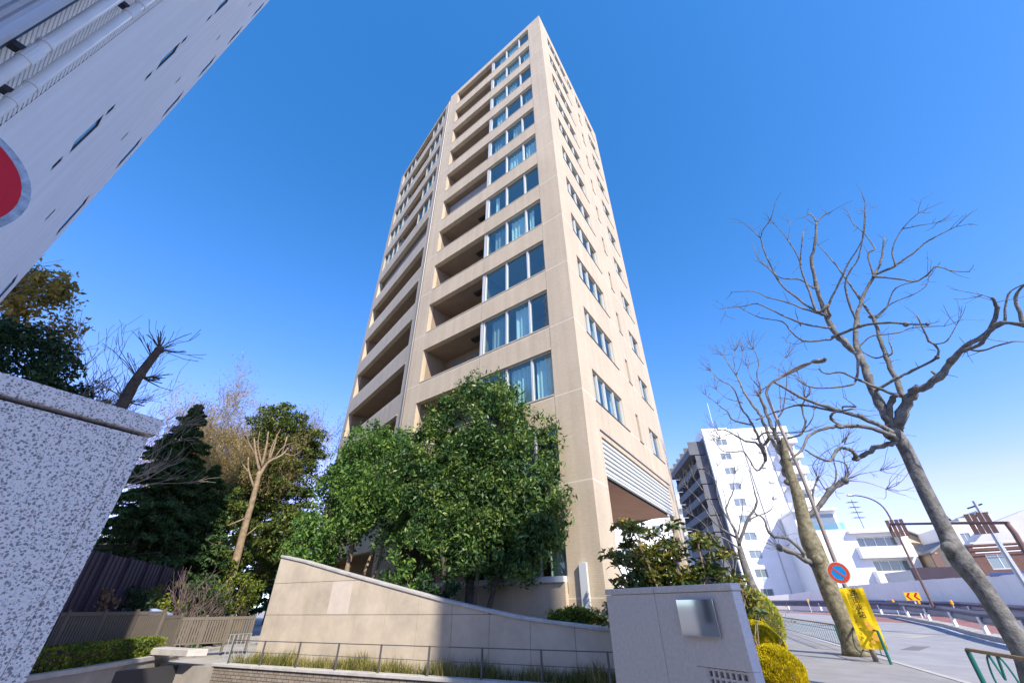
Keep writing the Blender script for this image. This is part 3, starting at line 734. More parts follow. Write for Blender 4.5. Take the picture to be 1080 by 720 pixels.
# parapet
par = thing('brick_parapet', 'low brown brick parapet with a pale coping above the garage ramp', 'parapet', pp(0, 0), PA)
m = MB(); m.box(-2.4, 13.4, -.12, .10, -3.4, .02); m.box(13.15, 13.4, -2.2, -.12, -3.4, .02); m.build('parapet_wall', M['brick'], par)
m = MB()
for i in range(8): m.box(-2.4+i*1.98, -2.4+(i+1)*1.98-.008, -.17, .15, .02, .10)
m.box(13.12, 13.44, -2.2, -.17, .02, .10)
m.build('parapet_coping', M['coping'], par, bevel=.012)
m = MB(); m.quad((-2.4, -.12, -.02), (13.3, -.12, -.02), (13.3, -.9, -.02), (-2.4, -.9, -.02)); o = m.build('soil_bed', M['ground'], None, pp(0, 0), PA); struct(o)
fen = thing('thin_rail_fence', 'thin dark metal rail fence standing on the brick parapet coping', 'fence', pp(0, 0), PA)
m = MB(); m.tube([(-2.3, 0, .72), (12.85, 0, .72)], .013, 6); m.tube([(-2.3, 0, .42), (12.85, 0, .42)], .008, 6); m.build('rail', M['rail_dark'], fen)
for a in (-1.6, .0, 1.62, 3.24, 4.86, 6.5, 8.1, 9.7, 11.3, 12.85):
    m = MB(); m.box(a-.02, a+.02, -.02, .02, .10, .735); m.build('post', M['rail_dark'], fen)
wf = thing('white_bar_railing', 'short pale grey bar railing at the far corner of the parapet', 'railing', pp(13.28, -.1), PA)
m = MB()
for i in range(6): m.tube([(0, -.0-i*.16, .1), (0, -i*.16, .85)], .016, 6)
m.build('bars', M['galv'], wf)
m = MB(); m.tube([(0, .03, .86), (0, -.83, .86)], .018, 6); m.build('top_rail', M['galv'], wf)
# grass along the wall foot
n = 9000; a = RNG.uniform(-2.2, 13.1, n); b = RNG.uniform(-.60, -.16, n); dens = .5+.5*np.sin(a*3.1)*np.sin(a*1.3+1)
keep = RNG.random(n) < .35+.65*dens; a, b = a[keep], b[keep]
h = .14+.48*RNG.random(len(a))**1.6*(.25+1.0*dens[keep])
base = np.array(PO)[None, :]+a[:, None]*np.array(PX)[None, :]+b[:, None]*np.array(PY)[None, :]
P = base.copy(); P[:, 2] = h*.5
ax = np.zeros_like(P); ax[:, 2] = 1.15
o = leaf_mesh('grass', P, .38, M['grass'], None, axis=ax, spread=.28, aspect=.035, up=0)
tag(o, 'dry yellow green grass tufts along the foot of the wall', kind='stuff')

# ================================================================== left: granite gate wall, road sign, white building
ga = R(60.8); G0 = Vector((-1.30, 1.44, 0)); GT = 2.05
# corner of the coping seen at (174,443); body a little inside
kz = GT-EYE; c0 = Vector((-2.202*kz, 2.379*kz, 0))
gr = thing('granite_gate_wall', 'speckled grey granite gate wall with a coping slab close to the viewer', 'gate wall', c0, ga)   # x away from the camera, y = outward?
# local +x runs along the face away from us; the face towards the street is -y
m = MB(); m.box(-1.6, -.0532, .007, .40, 0, GT-.055); m.box(-.053, -.012, .007, .40, 0, GT-.055); m.build('granite_panel', M['granite'], gr, bevel=.003)
m = MB(); m.box(-1.6, -.03, .03, .39, GT-.056, GT-.046); m.build('groove', M['pillar_dark'], gr)
m = MB(); m.box(-1.6, 0, .0, .42, GT-.046, GT); m.build('granite_coping', M['granite'], gr, bevel=.004)

sg = thing('road_sign', 'round red road sign with a grey rim cut by the left edge', 'road sign')
d = ray(-81, 168); ctr = Vector((0, 0, EYE))+d*1.62; sg.location = (ctr.x, ctr.y, 0)
nr = Vector((-ctr.x, -ctr.y, 0)).normalized(); nr = (nr+Vector((.25, -.1, 0))).normalized()
loc = lambda z, o=0: (nr.x*o, nr.y*o, z)
m = MB(); m.disc(loc(ctr.z, .0), nr, .30); m.disc(loc(ctr.z, -.012), -nr, .30); m.disc(loc(ctr.z, .002), nr, .30, .268)
m.build('sign_rim', M['signrim'], sg)
m = MB(); m.disc(loc(ctr.z, .004), nr, .268); m.build('sign_face', M['red'], sg)
m = MB(); m.tube([loc(0, -.05), loc(ctr.z+.34, -.05)], .032, 10); m.build('pole', M['galv'], sg, smooth=True)

wa = R(-36); W0 = Vector((-13.9, 8.43, 0)); WZ = 32.5
wb = thing('white_tile_building', 'white tiled building rising at the left with drainpipes up its side', 'building', W0, wa)
wh = []
for k in range(10):
    z = 8.5-6.5+3.25*k
    wh += [(7.27, 7.68, z, z+.95), (7.30, 7.50, z-.55, z-.24), (7.45, 7.65, z+1.08, z+1.39), (.7, 1.3, z-1.05, z+.45), (4.0, 4.18, z+.5, z+.88)]
m = MB(); m.wall(0, 9.0, 0, WZ, wh, .035); m.wall(9.0, 10.5, 0, 13.0, [], .035); m.quad((9.0, 0, 13.0), (9.0, 0, WZ), (9.0, -9, WZ), (9.0, -9, 13.0)); m.quad((0, 0, 0), (0, -9, 0), (0, -9, WZ), (0, 0, WZ)); m.quad((0, 0, WZ), (0, -9, WZ), (9.0, -9, WZ), (9.0, 0, WZ)); m.quad((9.0, 0, 13.0), (9.0, -9, 13.0), (14.0, -9, 13.0), (14.0, 0, 13.0)); m.quad((14.0, -.2, 0), (14.0, -.2, 13.0), (14.0, -9, 13.0), (14.0, -9, 0))
m.quad((0, -9, 0), (14.0, -9, 0), (14.0, -9, 13.0), (9.0, -9, 13.0), (9.0, -9, WZ), (0, -9, WZ)); m.build('tiled_wall', M['white_tile'], wb)
for a, b, c, d in wh:
    f = MB(); e_ = .035
    f.box(a+.003, a+e_, -.034, -.004, c+.003, d-.003); f.box(b-e_, b-.003, -.034, -.004, c+.003, d-.003); f.box(a+e_, b-e_, -.034, -.004, c+.003, c+e_); f.box(a+e_, b-e_, -.034, -.004, d-e_, d-.003)
    fo = f.build('window', M['dark_metal'], wb); g = MB(); g.box(a+e_, b-e_, -.033, -.02, c+e_, d-e_); g.build('pane', M['glass_far'], fo)
m = MB()
for i in range(155): m.box(10.51, 10.51+(.3 if i % 2 else .42), -.05, .0, i*.083+.01, i*.083+.062); m.box(11.0, 11.95, -.05, -.004, i*.083+.01, i*.083+.062)
m.box(10.4, 12.1, -.12, -.051, 0, 12.98)
m.build('tile_toothing', M['white_tile'], wb)
m = MB(); m.box(10.96, 10.985, -.05, .008, 0, 12.98); m.box(11.97, 12.02, -.05, .02, 0, 12.98); m.build('joint_strip', M['dark_metal'], wb)
m = MB()                                               # ribbed siding
x = 12.1
while x < 13.9: m.vprism([(x, 0), (x+.085, 0), (x+.085, 12.97), (x, 12.97)], -.03, -.13); x += .14
m.box(12.1, 14.0, -.3, -.10, 0, 12.96)
m.build('ribbed_siding', M['siding'], wb)
m = MB(); m.box(12.02, 12.1, -.2, .02, 0, 12.98); m.build('trim', M['frame'], wb)
m = MB(); m.box(14.02, 21.0, -7, -.1, 0, 6.5); m.build('added_shade_wing', M['white_tile'], wb)  # unseen wing added to keep the sun off the granite gate wall
for px_, rr in ((11.35, .046), (11.92, .048)):
    m = MB(); m.tube([(px_, .12, 0), (px_, .12, 12.7)], rr, 14); o = m.build('drainpipe', M['pipe_white'], wb, smooth=True)
    for k in range(6):
        z = 1.35+2.1*k
        c = MB(); c.tube([(px_, .12, z), (px_, .12, z+.2)], rr*1.16, 14); c.tube([(px_, .12, z+.29), (px_, .12, z+.33)], rr*1.22, 14); c.build('pipe_collar', M['pipe_white'], o, smooth=False)
        c = MB(); c.box(px_-.04, px_+.04, -.02, .10, z+.06, z+.12); c.build('bracket', M['dark_metal'], o)

# axes for an unseen building added behind the viewpoint to shade the ramp wall
SP = lambda p, t: Vector((p*math.cos(R(SUN_AZ-270)) + t*math.cos(R(SUN_AZ)), p*math.sin(R(SUN_AZ-270)) + t*math.sin(R(SUN_AZ)), 0))
#---
# ================================================================== buildings in the background
def block(name, label, cat, corner, az, W, D, H, m, rows_, cols, wsz, side_rows=None, wallname='wall', group=None, slab=False, zbase=-.2):
    """corner: near-left foot of the front; local x along the front, y outward"""
    t = thing(name, label, cat, corner, az, group)
    fh = []
    for z in rows_:
        for x in cols: fh.append((x, x+wsz[0], z, z+wsz[1]))
    b = MB(); b.wall(0, W, zbase, H, fh, .18); b.quad((0, 0, H), (W, 0, H), (W, -D, H), (0, -D, H)); b.quad((W, 0, zbase), (W, -D, zbase), (W, -D, H), (W, 0, H)); b.quad((0, -D, zbase), (W, -D, zbase), (W, -D, H), (0, -D, H))
    b.quad((0, 0, zbase), (0, -D, zbase), (0, -D, H), (0, 0, H))
    b.build(wallname, M[m], t)
    for h in fh:
        f = MB(); x0, x1, z0, z1 = h; e = .06
        f.box(x0+.004, x1-.004, -.16, -.08, z0+.004, z0+e); f.box(x0+.004, x1-.004, -.16, -.08, z1-e, z1-.004)
        f.box(x0+.004, x0+e, -.16, -.08, z0+e, z1-e); f.box(x1-e, x1-.004, -.16, -.08, z0+e, z1-e); f.box((x0+x1)/2-.03, (x0+x1)/2+.03, -.15, -.09, z0+e, z1-e)
        fo = f.build('window', M['frame'], t)
        g = MB(); g.box(x0+e, x1-e, -.13, -.12, z0+e, z1-e); g.build('pane', M['glass_far'], fo)
    return t
def rail_balcony(t, x0, x1, y0, z, dep, h, m, name='balcony'):
    b = MB(); b.box(x0, x1, y0+.01, y0+dep, z-.15, z); b.box(x0, x1, y0+dep-.12, y0+dep, z+.001, z+h); b.box(x0, x0+.12, y0+.01, y0+dep-.121, z+.001, z+h); b.box(x1-.12, x1, y0+.01, y0+dep-.121, z+.001, z+h)
    return b.build(name, M[m], t)
FA = R(180-7.6)                                          # front frames run right-to-left as seen: x from the right end, y = 262 deg
Cl = Vector((36.5, 74.2, 0)); Wd = 15.2
Rr = Cl + Vector((math.cos(R(-7.6)), math.sin(R(-7.6)), 0))*Wd
wr = [2.4+2.68*k for k in range(10)]
wt = block('white_apartment_block', 'tall white apartment block with a shaded side of cluttered dark balconies', 'apartment block', Rr, FA, Wd, 22, 29.6, 'white_wall', wr, [11.3], (1.9, 1.2))
for k, z in enumerate(wr): rail_balcony(wt, .1, 3.6, 0, z-.6, 1.9, 1.15, 'white_wall')
for x_ in (4.6, 8.8): m = MB(); m.tube([(x_, .12, 0), (x_, .12, 29.0)], .09, 6); m.build('drainpipe', M['grey_wall'], wt)
for k, z in enumerate(wr): m = MB(); m.box(5.6+.4*(k % 2), 6.3+.4*(k % 2), .005, .25, z+.9, z+1.3); m.build('vent_hood', M['grey_wall'], wt)
m = MB()
for z in wr: m.box(.3, 3.4, .005, .03, z-.5, z+1.6)
m.build('balcony_window', M['glass_far'], wt)
# flank with deep balconies, its shade put into a dark colour (local x = W is the visible left edge)
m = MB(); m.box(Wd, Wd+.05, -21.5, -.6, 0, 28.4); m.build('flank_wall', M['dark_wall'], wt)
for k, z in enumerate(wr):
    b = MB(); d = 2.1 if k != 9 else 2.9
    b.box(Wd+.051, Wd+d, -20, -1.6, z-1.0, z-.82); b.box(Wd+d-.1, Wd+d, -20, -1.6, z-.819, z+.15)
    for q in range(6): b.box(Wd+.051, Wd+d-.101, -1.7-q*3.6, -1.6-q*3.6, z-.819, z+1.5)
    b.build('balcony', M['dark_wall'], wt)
    g = MB()
    for q in range(5): g.box(Wd+.05, Wd+.09, -4.8-q*3.6, -2.2-q*3.6, z-.6, z+1.3)
    g.build('balcony_window', M['glass_far'], wt)
m = MB(); m.box(Wd-5, Wd-.3, -6, -1, 29.6, 30.3); m.tube([(Wd-3, -2, 30.3), (Wd-3.2, -2, 36)], .05, 5); m.build('roof_plant', M['white_wall'], wt)
# lower grey one seen in the gap
C2 = pol(21.0, 118); block('grey_office_block', 'pale grey office block in the gap beside the tower', 'office block', C2+Vector((7, 0, 0)), FA, 12, 10, 26, 'grey_wall', [5+3.2*k for k in range(6)], [1.5, 5, 8.5], (1.6, 1.4))
C3 = pol(19.2, 62); block('blue_white_house_block', 'white block with small windows seen through the open ground floor', 'apartment block', C3, FA, 9, 8, 13.5, 'white_wall', [1.2+2.7*k for k in range(4)], [.8, 2.8, 4.8, 6.8], (1.1, 1.2))

# white terraced house: fronts run right-to-left
def front_block(azl, azr, dist, **k): ...
def place(azr, dist, facing=FA): p = pol(azr, dist); p.z = zg(p.x, p.y); return p
HZ = R(180-14)
p = place(41.6, 84)
hs = thing('white_terrace_house', 'white three storey house with deep balconies and a glass railed roof terrace', 'house', p, HZ)
b = MB(); b.wall(0, 13.2, -.5, 9.6, [(.9, 5.6, 3.6, 5.6), (1.1, 6.4, 6.6, 8.6), (.6, 4.6, .9, 2.5), (6.1, 9.2, .9, 2.5)], 1.2)
b.quad((0, 0, 9.6), (13.2, 0, 9.6), (13.2, -9, 9.6), (0, -9, 9.6)); b.quad((0, 0, -.5), (0, -9, -.5), (0, -9, 9.6), (0, 0, 9.6)); b.quad((13.2, 0, -.5), (13.2, -9, -.5), (13.2, -9, 9.6), (13.2, 0, 9.6))
b.build('wall', M['white_wall'], hs)
for (x0, x1, z0, z1) in ((.9, 5.6, 3.6, 5.6), (1.1, 6.4, 6.6, 8.6), (.6, 4.6, .9, 2.5), (6.1, 9.2, .9, 2.5)):
    f = MB(); y = -1.1 if z0 > 3 else -.2; n = 4
    for q in range(n+1): xx = x0+(x1-x0)*q/n; f.box(xx-.05, xx+.05, y-.06, y+.06, z0, z1)
    f.box(x0, x1, y-.05, y+.05, z1-.12, z1-.01)
    f.build('window', M['white_paint'], hs); g = MB(); g.box(x0, x1, y-.03, y-.01, z0, z1-.12); g.build('pane', M['glass_far'], hs)
rail_balcony(hs, .3, 6.2, 0, 2.95, 1.1, 1.25, 'white_wall'); rail_balcony(hs, .5, 7.0, 0, 5.95, 1.1, 1.25, 'white_wall')
m = MB(); m.box(.2, 7.3, -1.2, .9, 9.0, 9.35); m.build('canopy', M['white_wall'], hs)
m = MB(); m.box(7.2, 13.0, -7, -1.2, 9.6, 12.4); m.box(7.0, 13.2, -7.2, -.2, 12.4, 12.7); m.build('penthouse', M['white_wall'], hs)
m = MB(); m.box(7.6, 12.4, -1.19, -1.12, 9.9, 12.0); m.build('penthouse_window', M['glass_far'], hs)
m = MB(); m.box(7.1, 13.1, -.25, -.2, 9.61, 10.6); m.build('glass_railing', M['glass'], hs)
ant = thing('roof_antenna', 'television aerial mast on the white house roof', 'aerial', place(38.6, 86)+Vector((0, 0, 9.0)))
m = MB(); m.tube([(0, 0, 0), (0, 0, 5.2)], .05, 5); m.build('mast', M['dark_metal'], ant)
m = MB()
for k in range(4):
    z = 2.6+k*.75
    m.tube([(-.8, 0, z), (.8, .2, z)], .035, 4)
    for q in range(5): m.tube([(-.7+.35*q, -.4, z), (-.7+.35*q, .5, z)], .028, 4)
m.build('aerial_bars', M['dark_metal'], ant)

# two cream houses with tiled roofs, dark red building, white houses at the right
def gable(name, label, azr, dist, W, D, eave, ridge, m, wins, face=HZ):
    t = thing(name, label, 'house', place(azr, dist), face)
    h = [(x, x+w_, z, z+h_) for x, z, w_, h_ in wins]
    b = MB(); b.wall(0, W, -.5, eave, h, .15)
    b.quad((0, 0, eave), (W, 0, eave), (W/2, 0, ridge)); b.quad((0, -D, eave), (W, -D, eave), (W/2, -D, ridge))
    b.quad((0, 0, -.5), (0, -D, -.5), (0, -D, eave), (0, 0, eave)); b.quad((W, 0, -.5), (W, -D, -.5), (W, -D, eave), (W, 0, eave))
    b.build('wall', M[m], t)
    r_ = MB()
    for s in (-1, 1):
        x0 = W/2+s*(W/2+.5); ze = eave-.25
        P = [(x0, .6, ze), (W/2, .6, ridge+.12), (W/2, -D-.4, ridge+.12), (x0, -D-.4, ze)]; Q = [(a, b_, c+.22) for a, b_, c in P]
        r_.quad(*P); r_.quad(*Q); r_.quad(P[0], P[1], Q[1], Q[0]); r_.quad(P[0], P[3], Q[3], Q[0])
    r_.build('roof', M['rooftile'], t)
    for a, b_, c, d in h:
        f = MB(); f.box(a+.01, b_-.01, -.14, -.09, c+.01, d-.01); f.box((a+b_)/2-.03, (a+b_)/2+.03, -.09, -.05, c+.01, d-.01); f.build('window', M['glass_far'], t)
    return t
hA = gable('cream_gabled_house', 'cream house with a wide tiled gable roof and a red veranda', 43.4, 92, 6.4, 8, 7.6, 9.3, 'cream', [(1, 4.2, 4, 1.2)])
m = MB(); m.box(-.3, 6.6, .2, 1.5, 5.9, 6.1); m.build('veranda_roof', M['rooftile'], hA)
m = MB(); m.box(0, 6.4, 1.2, 1.3, 3.4, 4.3); m.box(0, 6.4, .2, 1.19, 3.2, 3.4); m.build('veranda', M['chev_red'], hA)
hB = gable('cream_narrow_house', 'narrow cream house with a dark corner and low tiled roof', 44.9, 84, 3.6, 8, 6.2, 7.1, 'cream', [(.7, 3.6, 1.6, 1.5)])
m = MB(); m.box(3.0, 4.0, .005, .2, 0, 6.0); m.build('corner_post', M['brownsteel'], hB)
hl = block('low_purple_shop', 'low shop front with a dull mauve fascia behind the hoarding', 'shop', place(46.5, 74), HZ, 8.5, 6, 3.9, 'grey_wall', [.8], [1, 4.5], (2.4, 1.4))
m = MB(); m.box(0, 8.5, .01, .4, 3.0, 4.1); m.build('fascia', M['purple'], hl)
RZ = R(180-22)
db = block('dark_brick_building', 'dark red brick building with a grey sloping upper floor', 'building', place(54.5, 64), RZ, 11.2, 3.5, 5.4, 'brownbrick', [.6, 3.4], [1.4, 4.6, 8.6], (1.7, 1.2))
m = MB(); m.vprism([(0, 5.4), (10.4, 5.4), (8, 7.2), (4.6, 8.3), (0, 8.3)], -1.0, -3.3); m.build('upper_floor', M['grey_wall'], db)
m = MB(); m.box(2.6, 5.4, -1.0, -.9, 5.9, 7.6); m.build('upper_window', M['glass_far'], db)
for q in range(3):
    m = MB(); m.tube([(0, .25, 4.9+q*.35), (11, .25, 4.7+q*.4)], .04, 5); m.build('handrail', M['white_paint'], db)
whs = block('white_stair_house', 'white house with dark window slots and steps rising behind the brick building', 'house', place(53.0, 88), RZ, 14, 9, 9.0, 'white_wall', [3.0, 6.2], [7.6, 10.2, 12.0], (1.0, 1.8))
m = MB()
for q in range(4): m.box(8.6+q*1.15, 9.75+q*1.15-.01, -4, -.5, 9.01, 10.6-q*.38)
m.build('stepped_roof', M['grey_wall'], whs)
m = MB(); m.box(-.4, 6.8, -3, .8, 9.01, 9.6); m.build('roof_slab', M['white_wall'], whs)

# hoarding, beacons, chevrons
hd = thing('white_hoarding', 'long pale hoarding of plain panels beyond the road', 'hoarding', (0, 0, 0))
hx = [pol(52, 50), pol(48, 53), pol(42, 62), pol(36, 71), pol(30, 76), pol(26.5, 78)]
ht = [3.1, 3.2, 3.2, 3.0, 2.2, 1.9]
for i in range(len(hx)-1):
    a, b = hx[i], hx[i+1]; n = max(2, int((b-a).length/2.6))
    for k in range(n):
        q0, q1 = a.lerp(b, (k+.004)/n), a.lerp(b, (k+.996)/n); nn = Vector(((q1-q0).y, -(q1-q0).x, 0)).normalized()*.05
        z0 = zg(q0.x, q0.y); t0 = ht[i]+(ht[i+1]-ht[i])*k/n; t1 = ht[i]+(ht[i+1]-ht[i])*(k+1)/n
        m = MB(); m.prism([(q0.x, q0.y), (q0.x+nn.x, q0.y+nn.y), (q1.x+nn.x, q1.y+nn.y), (q1.x, q1.y)], z0-.2, [z0*.6+t0, z0*.6+t0, z0*.6+t1, z0*.6+t1]); m.build('panel', M['hoard'], hd)
m = MB(); q0, q1 = hx[0], hx[1].lerp(hx[2], .35); m.tube([(q0.x, q0.y, zg(q0.x, q0.y)*.6+3.15), (q1.x, q1.y, zg(q1.x, q1.y)*.6+3.25)], .16, 6); m.build('top_rail', M['hoard_top'], hd)
for i, az in enumerate((31.5, 33.6, 36.3, 38.3, 40.1, 42.3, 44.4, 48.0)):
    D = np.interp(az, (30, 36, 42, 48), (70, 64, 55, 46)); p = pol(az, D); z = zg(p.x, p.y)
    t = thing('warning_beacon', 'orange warning beacon lamp along the foot of the hoarding', 'beacon', (p.x, p.y, z), 0, 'orange beacons along the hoarding')
    m = MB(); m.tube([(0, 0, 0), (0, 0, 1.0)], .03, 6); m.build('stand', M['white_paint'], t)
    m = MB(); m.tube([(0, 0, 1.0), (0, 0, 1.08), (0, 0, 1.3), (0, 0, 1.36)], [.08, .11, .10, .04], 10); m.build('lamp', M['orange'], t)
def chevron(px, py, D, n, label):
    p = at(px, py, D); t = thing('chevron_board', label, 'chevron board', (p.x, p.y, zg(p.x, p.y)), math.atan2(-p.x, p.y)+math.pi)   # y towards camera
    w_, h_ = .52*n, .62; z = p.z-zg(p.x, p.y)
    m = MB(); m.box(-w_/2, w_/2, -.02, .02, z-h_/2, z+h_/2); m.build('board', M['yellow'], t)
    for k in range(n):
        cx = -w_/2+.52*(k+.5); m = MB()
        s = 1   # local +x is to the left in the picture, so the tips point along +x
        for sg_ in (1, -1):
            m.quad((cx+.2, .024, z), (cx+.02, .024, z), (cx-.2, .024, z+sg_*h_*.45), (cx-.02, .024, z+sg_*h_*.45)) if sg_ < 0 else m.quad((cx+.2, .024, z), (cx-.02, .024, z+h_*.45), (cx-.2, .024, z+h_*.45), (cx+.02, .024, z))
        m.build('chevron', M['chev_red'], t)
    m = MB(); m.box(-.05, .05, -.06, -.021, 0, z+h_/2); m.build('post', M['white_paint'], t)
chevron(962.5, 628.5, 56, 2, 'yellow board with two red chevrons pointing left on the hoarding')
chevron(909, 629, 62, 1, 'single red chevron board partly behind the yellow banner')

# guard rails
def guard(name, label, line, h0, lean, top=True):
    t = thing(name, label, 'guard rail', (0, 0, 0)); P = []
    for i in range(len(line)-1):
        for k in range(6): P.append(Vector((line[i][0]+(line[i+1][0]-line[i][0])*k/6, line[i][1]+(line[i+1][1]-line[i][1])*k/6, 0)))
    P.append(Vector((*line[-1], 0)))
    for p in P: p.z = zg(p.x, p.y)+h0
    for dz, nm in ((.0, 'beam'), ):
        b = MB()
        for a, c in zip(P, P[1:]):
            tt = (c-a).normalized(); n = Vector((tt.y, -tt.x, 0)); pr = [(0, .31), (.09, .17), (0, .0), (.09, -.17), (0, -.31)]
            for (o0, z0), (o1, z1) in zip(pr, pr[1:]):
                b.quad(a-n*o0+Vector((0, 0, z0)), c-n*o0+Vector((0, 0, z0)), c-n*o1+Vector((0, 0, z1)), a-n*o1+Vector((0, 0, z1)))
        b.build('beam', M['guard'], t)
    if top:
        b = MB(); b.tube([p+Vector((0, 0, .0-.42)) for p in P], .05, 6); b.build('lower_rail', M['guard'], t)
    acc = 0
    for a, c in zip(P, P[1:]):
        acc += (c-a).length
        if acc > 4.4:
            acc = 0; b = MB(); zz = zg(a.x, a.y); b.box(a.x-.09, a.x+.09, a.y+.10, a.y+.24, zz+.05, a.z+.05); b.build('post', M['white_paint'], t)
    return t
guard('guard_rail', 'long lilac grey guard rail on white posts beside the near lanes', G1, .90, 0, False)
guard('guard_rail', 'second guard rail further off at the foot of the hoarding', off(G1, 4.4)[:5]+[(41.0, 57.5), (39.8, 63.5)], .85, 0, False)

# lamps, gantry, poles
l2 = thing('street_lamp', 'thin dark street lamp with a curved arm beyond the guard rail', 'street lamp', (*pol(41, 46).xy, zg(*pol(41, 46).xy)))
q = [at(985, 641, 46), at(972, 614, 46), at(955, 580, 46), at(941, 550, 46), at(932, 535, 46), at(921, 527, 46.5), at(908, 523, 47), at(897, 522, 47.4)]
m = MB(); m.tube(spline(q, 3), [.085-.002*i for i in range(22)], 8); m.build('pole', M['brownsteel'], l2, world=True)
m = MB(); e = q[-1]; m.ball(e, .32, 8, 5, (1.3, .6, .35)); m.build('lamp_head', M['frame'], l2, world=True)
gt = thing('sign_gantry', 'brown steel road sign gantry seen from behind across the road', 'gantry', (*pol(49.2, 36).xy, zg(*pol(49.2, 36).xy)))
q = [at(1115, 650, 36), at(1090, 596, 36), at(1070, 562, 36), at(1062, 552, 36)]
m = MB(); m.tube(q, [.15, .14, .13, .12], 10); m.build('column', M['brownsteel'], gt, world=True)
m = MB(); m.tube([at(1064, 551, 36), at(1000, 551.5, 38), at(938, 552.5, 42)], .075, 8); m.build('beam', M['brownsteel'], gt, world=True)
for (x0, y0, x1, y1, D) in ((944, 557, 0, 0, 41.5), (1032, 552, 0, 0, 37)):
    c = at(x0+2, y0-1, D); r_ = Vector((c.x, c.y, 0)).normalized(); rt = Vector((r_.y, -r_.x, 0)); b = MB()
    for k in range(4):
        o = c+rt*(-.39+.26*k)+r_*.25
        b.prism([((o-rt*.115).x, (o-rt*.115).y), ((o+rt*.115).x, (o+rt*.115).y), ((o+rt*.115+r_*.06).x, (o+rt*.115+r_*.06).y), ((o-rt*.115+r_*.06).x, (o-rt*.115+r_*.06).y)], o.z-.55, o.z+.55)
    b.build('sign_back', M['brownsteel'], gt, world=True)
up = thing('utility_pole', 'leaning grey steel utility pole with crossarms by the brick building', 'utility pole', (*pol(47.5, 50).xy, zg(*pol(47.5, 50).xy)))
m = MB(); m.tube([at(1085, 622, 50), at(1055, 575, 50), at(1027, 528, 50)], [.2, .17, .13], 8); m.build('pole', M['galv'], up, world=True)
m = MB()
for (a, b) in (((1020, 536), (1036, 531)), ((1024, 545), (1042, 540)), ((1031, 540), (1026, 552))): m.tube([at(*a, 50), at(*b, 50)], .06, 5)
m.build('crossarm', M['dark_metal'], up, world=True)
fr = thing('roof_frame', 'dark triangular steel frame standing on a roof between the sign backs', 'roof frame', (*pol(44.0, 86).xy, 0))
m = MB(); m.tube([at(1000, 567, 86), at(999, 544, 86), at(1016, 560, 86)], .16, 5); m.tube([at(999, 546, 86), at(1010, 553, 87), at(1012, 572, 87)], .12, 5); m.build('frame', M['dark_metal'], fr, world=True)

# the near street lamp with the no parking sign and the yellow banner
LP = pol(35.2, 19.2); sl_ = thing('street_lamp', 'tall brown street lamp beside the mossy plane tree carrying a road sign', 'street lamp', (LP.x, LP.y, .1))
q = [Vector((LP.x, LP.y, .1)), at(884, 600, 19.2), at(845, 500, 19.2), at(812, 425, 19.2), at(809, 411, 19.15), at(816, 402, 19.0), at(832, 394, 18.6), at(855, 383, 18.2)]
m = MB(); m.tube(spline(q, 4), [.075-.0013*i for i in range(29)], 10); m.build('pole', M['lamp_brown'], sl_, smooth=True, world=True)
e = q[-1]; m = MB(); m.ball(e+Vector((.25, -.12, .02)), .26, 10, 6, (1.2, .6, .3)); m.build('lamp_head', M['frame_dark'], sl_, smooth=True, world=True)
ns = thing('no_parking_sign', 'round blue no parking sign with an orange red ring on the lamp pole', 'road sign')
c = at(884.5, 603.5, 19.02); nr2 = Vector((-c.x, -c.y, 0)).normalized(); nr2 = (nr2+Vector((-.30, .1, 0))).normalized(); ns.location = (c.x, c.y, c.z)
m = MB(); m.disc((0, 0, 0), nr2, .325); m.disc(-nr2*.01, -nr2, .325); m.build('plate', M['signwhite'], ns)
m = MB(); m.disc(nr2*.004, nr2, .30, .21); m.build('ring', M['orangered'], ns)
m = MB(); m.disc(nr2*.003, nr2, .212); m.build('face', M['blue'], ns)
tx = Vector((0, 0, 1)).cross(nr2); d1 = (tx*.7-Vector((0, 0, 1))*.7); d2 = (tx*.7+Vector((0, 0, 1))*.7); m = MB()
m.quad(*[nr2*.007+d1*a+d2*b for a, b in ((-.215, -.028), (.215, -.028), (.215, .028), (-.215, .028))]); m.build('bar', M['orangered'], ns)
bn = thing('warning_banner', 'tall yellow warning banner with black lettering tied to the lamp pole', 'banner', (0, 0, 0))
# hangs in front of the pole, plane facing the camera a little to the right
cT, cB = at(904, 622, 18.9), at(917, 690, 18.9)
bz0, bz1 = .42, 2.02; bw = .66
bc = Vector((LP.x, LP.y, 0))*(18.98/19.2); bn.location = (bc.x, bc.y, 0); ba = math.atan2(-bc.x, bc.y)-.22; bn.rotation_euler = (0, 0, ba)   # local -y faces the camera
m = MB()
for i in range(16):
    for j in range(6):
        f = lambda a, b: (-.23+bw*a/6, -.03-.018*math.sin(a*1.3+b*.5)-.012*math.sin(b*.9), bz0+(bz1-bz0)*b/16)
        m.quad(f(j, i), f(j+1, i), f(j+1, i+1), f(j, i+1))
m.build('cloth', M['yellow'], bn, smooth=True)
def text(s, size, x, y, z, m, parent, name):
    cu = bpy.data.curves.new(name, 'FONT'); cu.body = s; cu.size = size; cu.align_x = 'CENTER'; cu.align_y = 'CENTER'; cu.extrude = .001; cu.offset = size*(.014 if size > .1 else .006)
    o = bpy.data.objects.new(name, cu); COL.objects.link(o); dg = bpy.context.evaluated_depsgraph_get(); me = bpy.data.meshes.new_from_object(o.evaluated_get(dg)); bpy.data.objects.remove(o)
    me.materials.clear(); me.materials.append(M[m]); o = bpy.data.objects.new(name, me); COL.objects.link(o); o.parent = parent; o.location = (x, y, z); o.rotation_euler = (R(90), 0, 0); return o
for i, ch in enumerate('路面凍結'): text(ch, .20, .13, -.068, bz1-.16-.19*i, 'black', bn, 'letter')
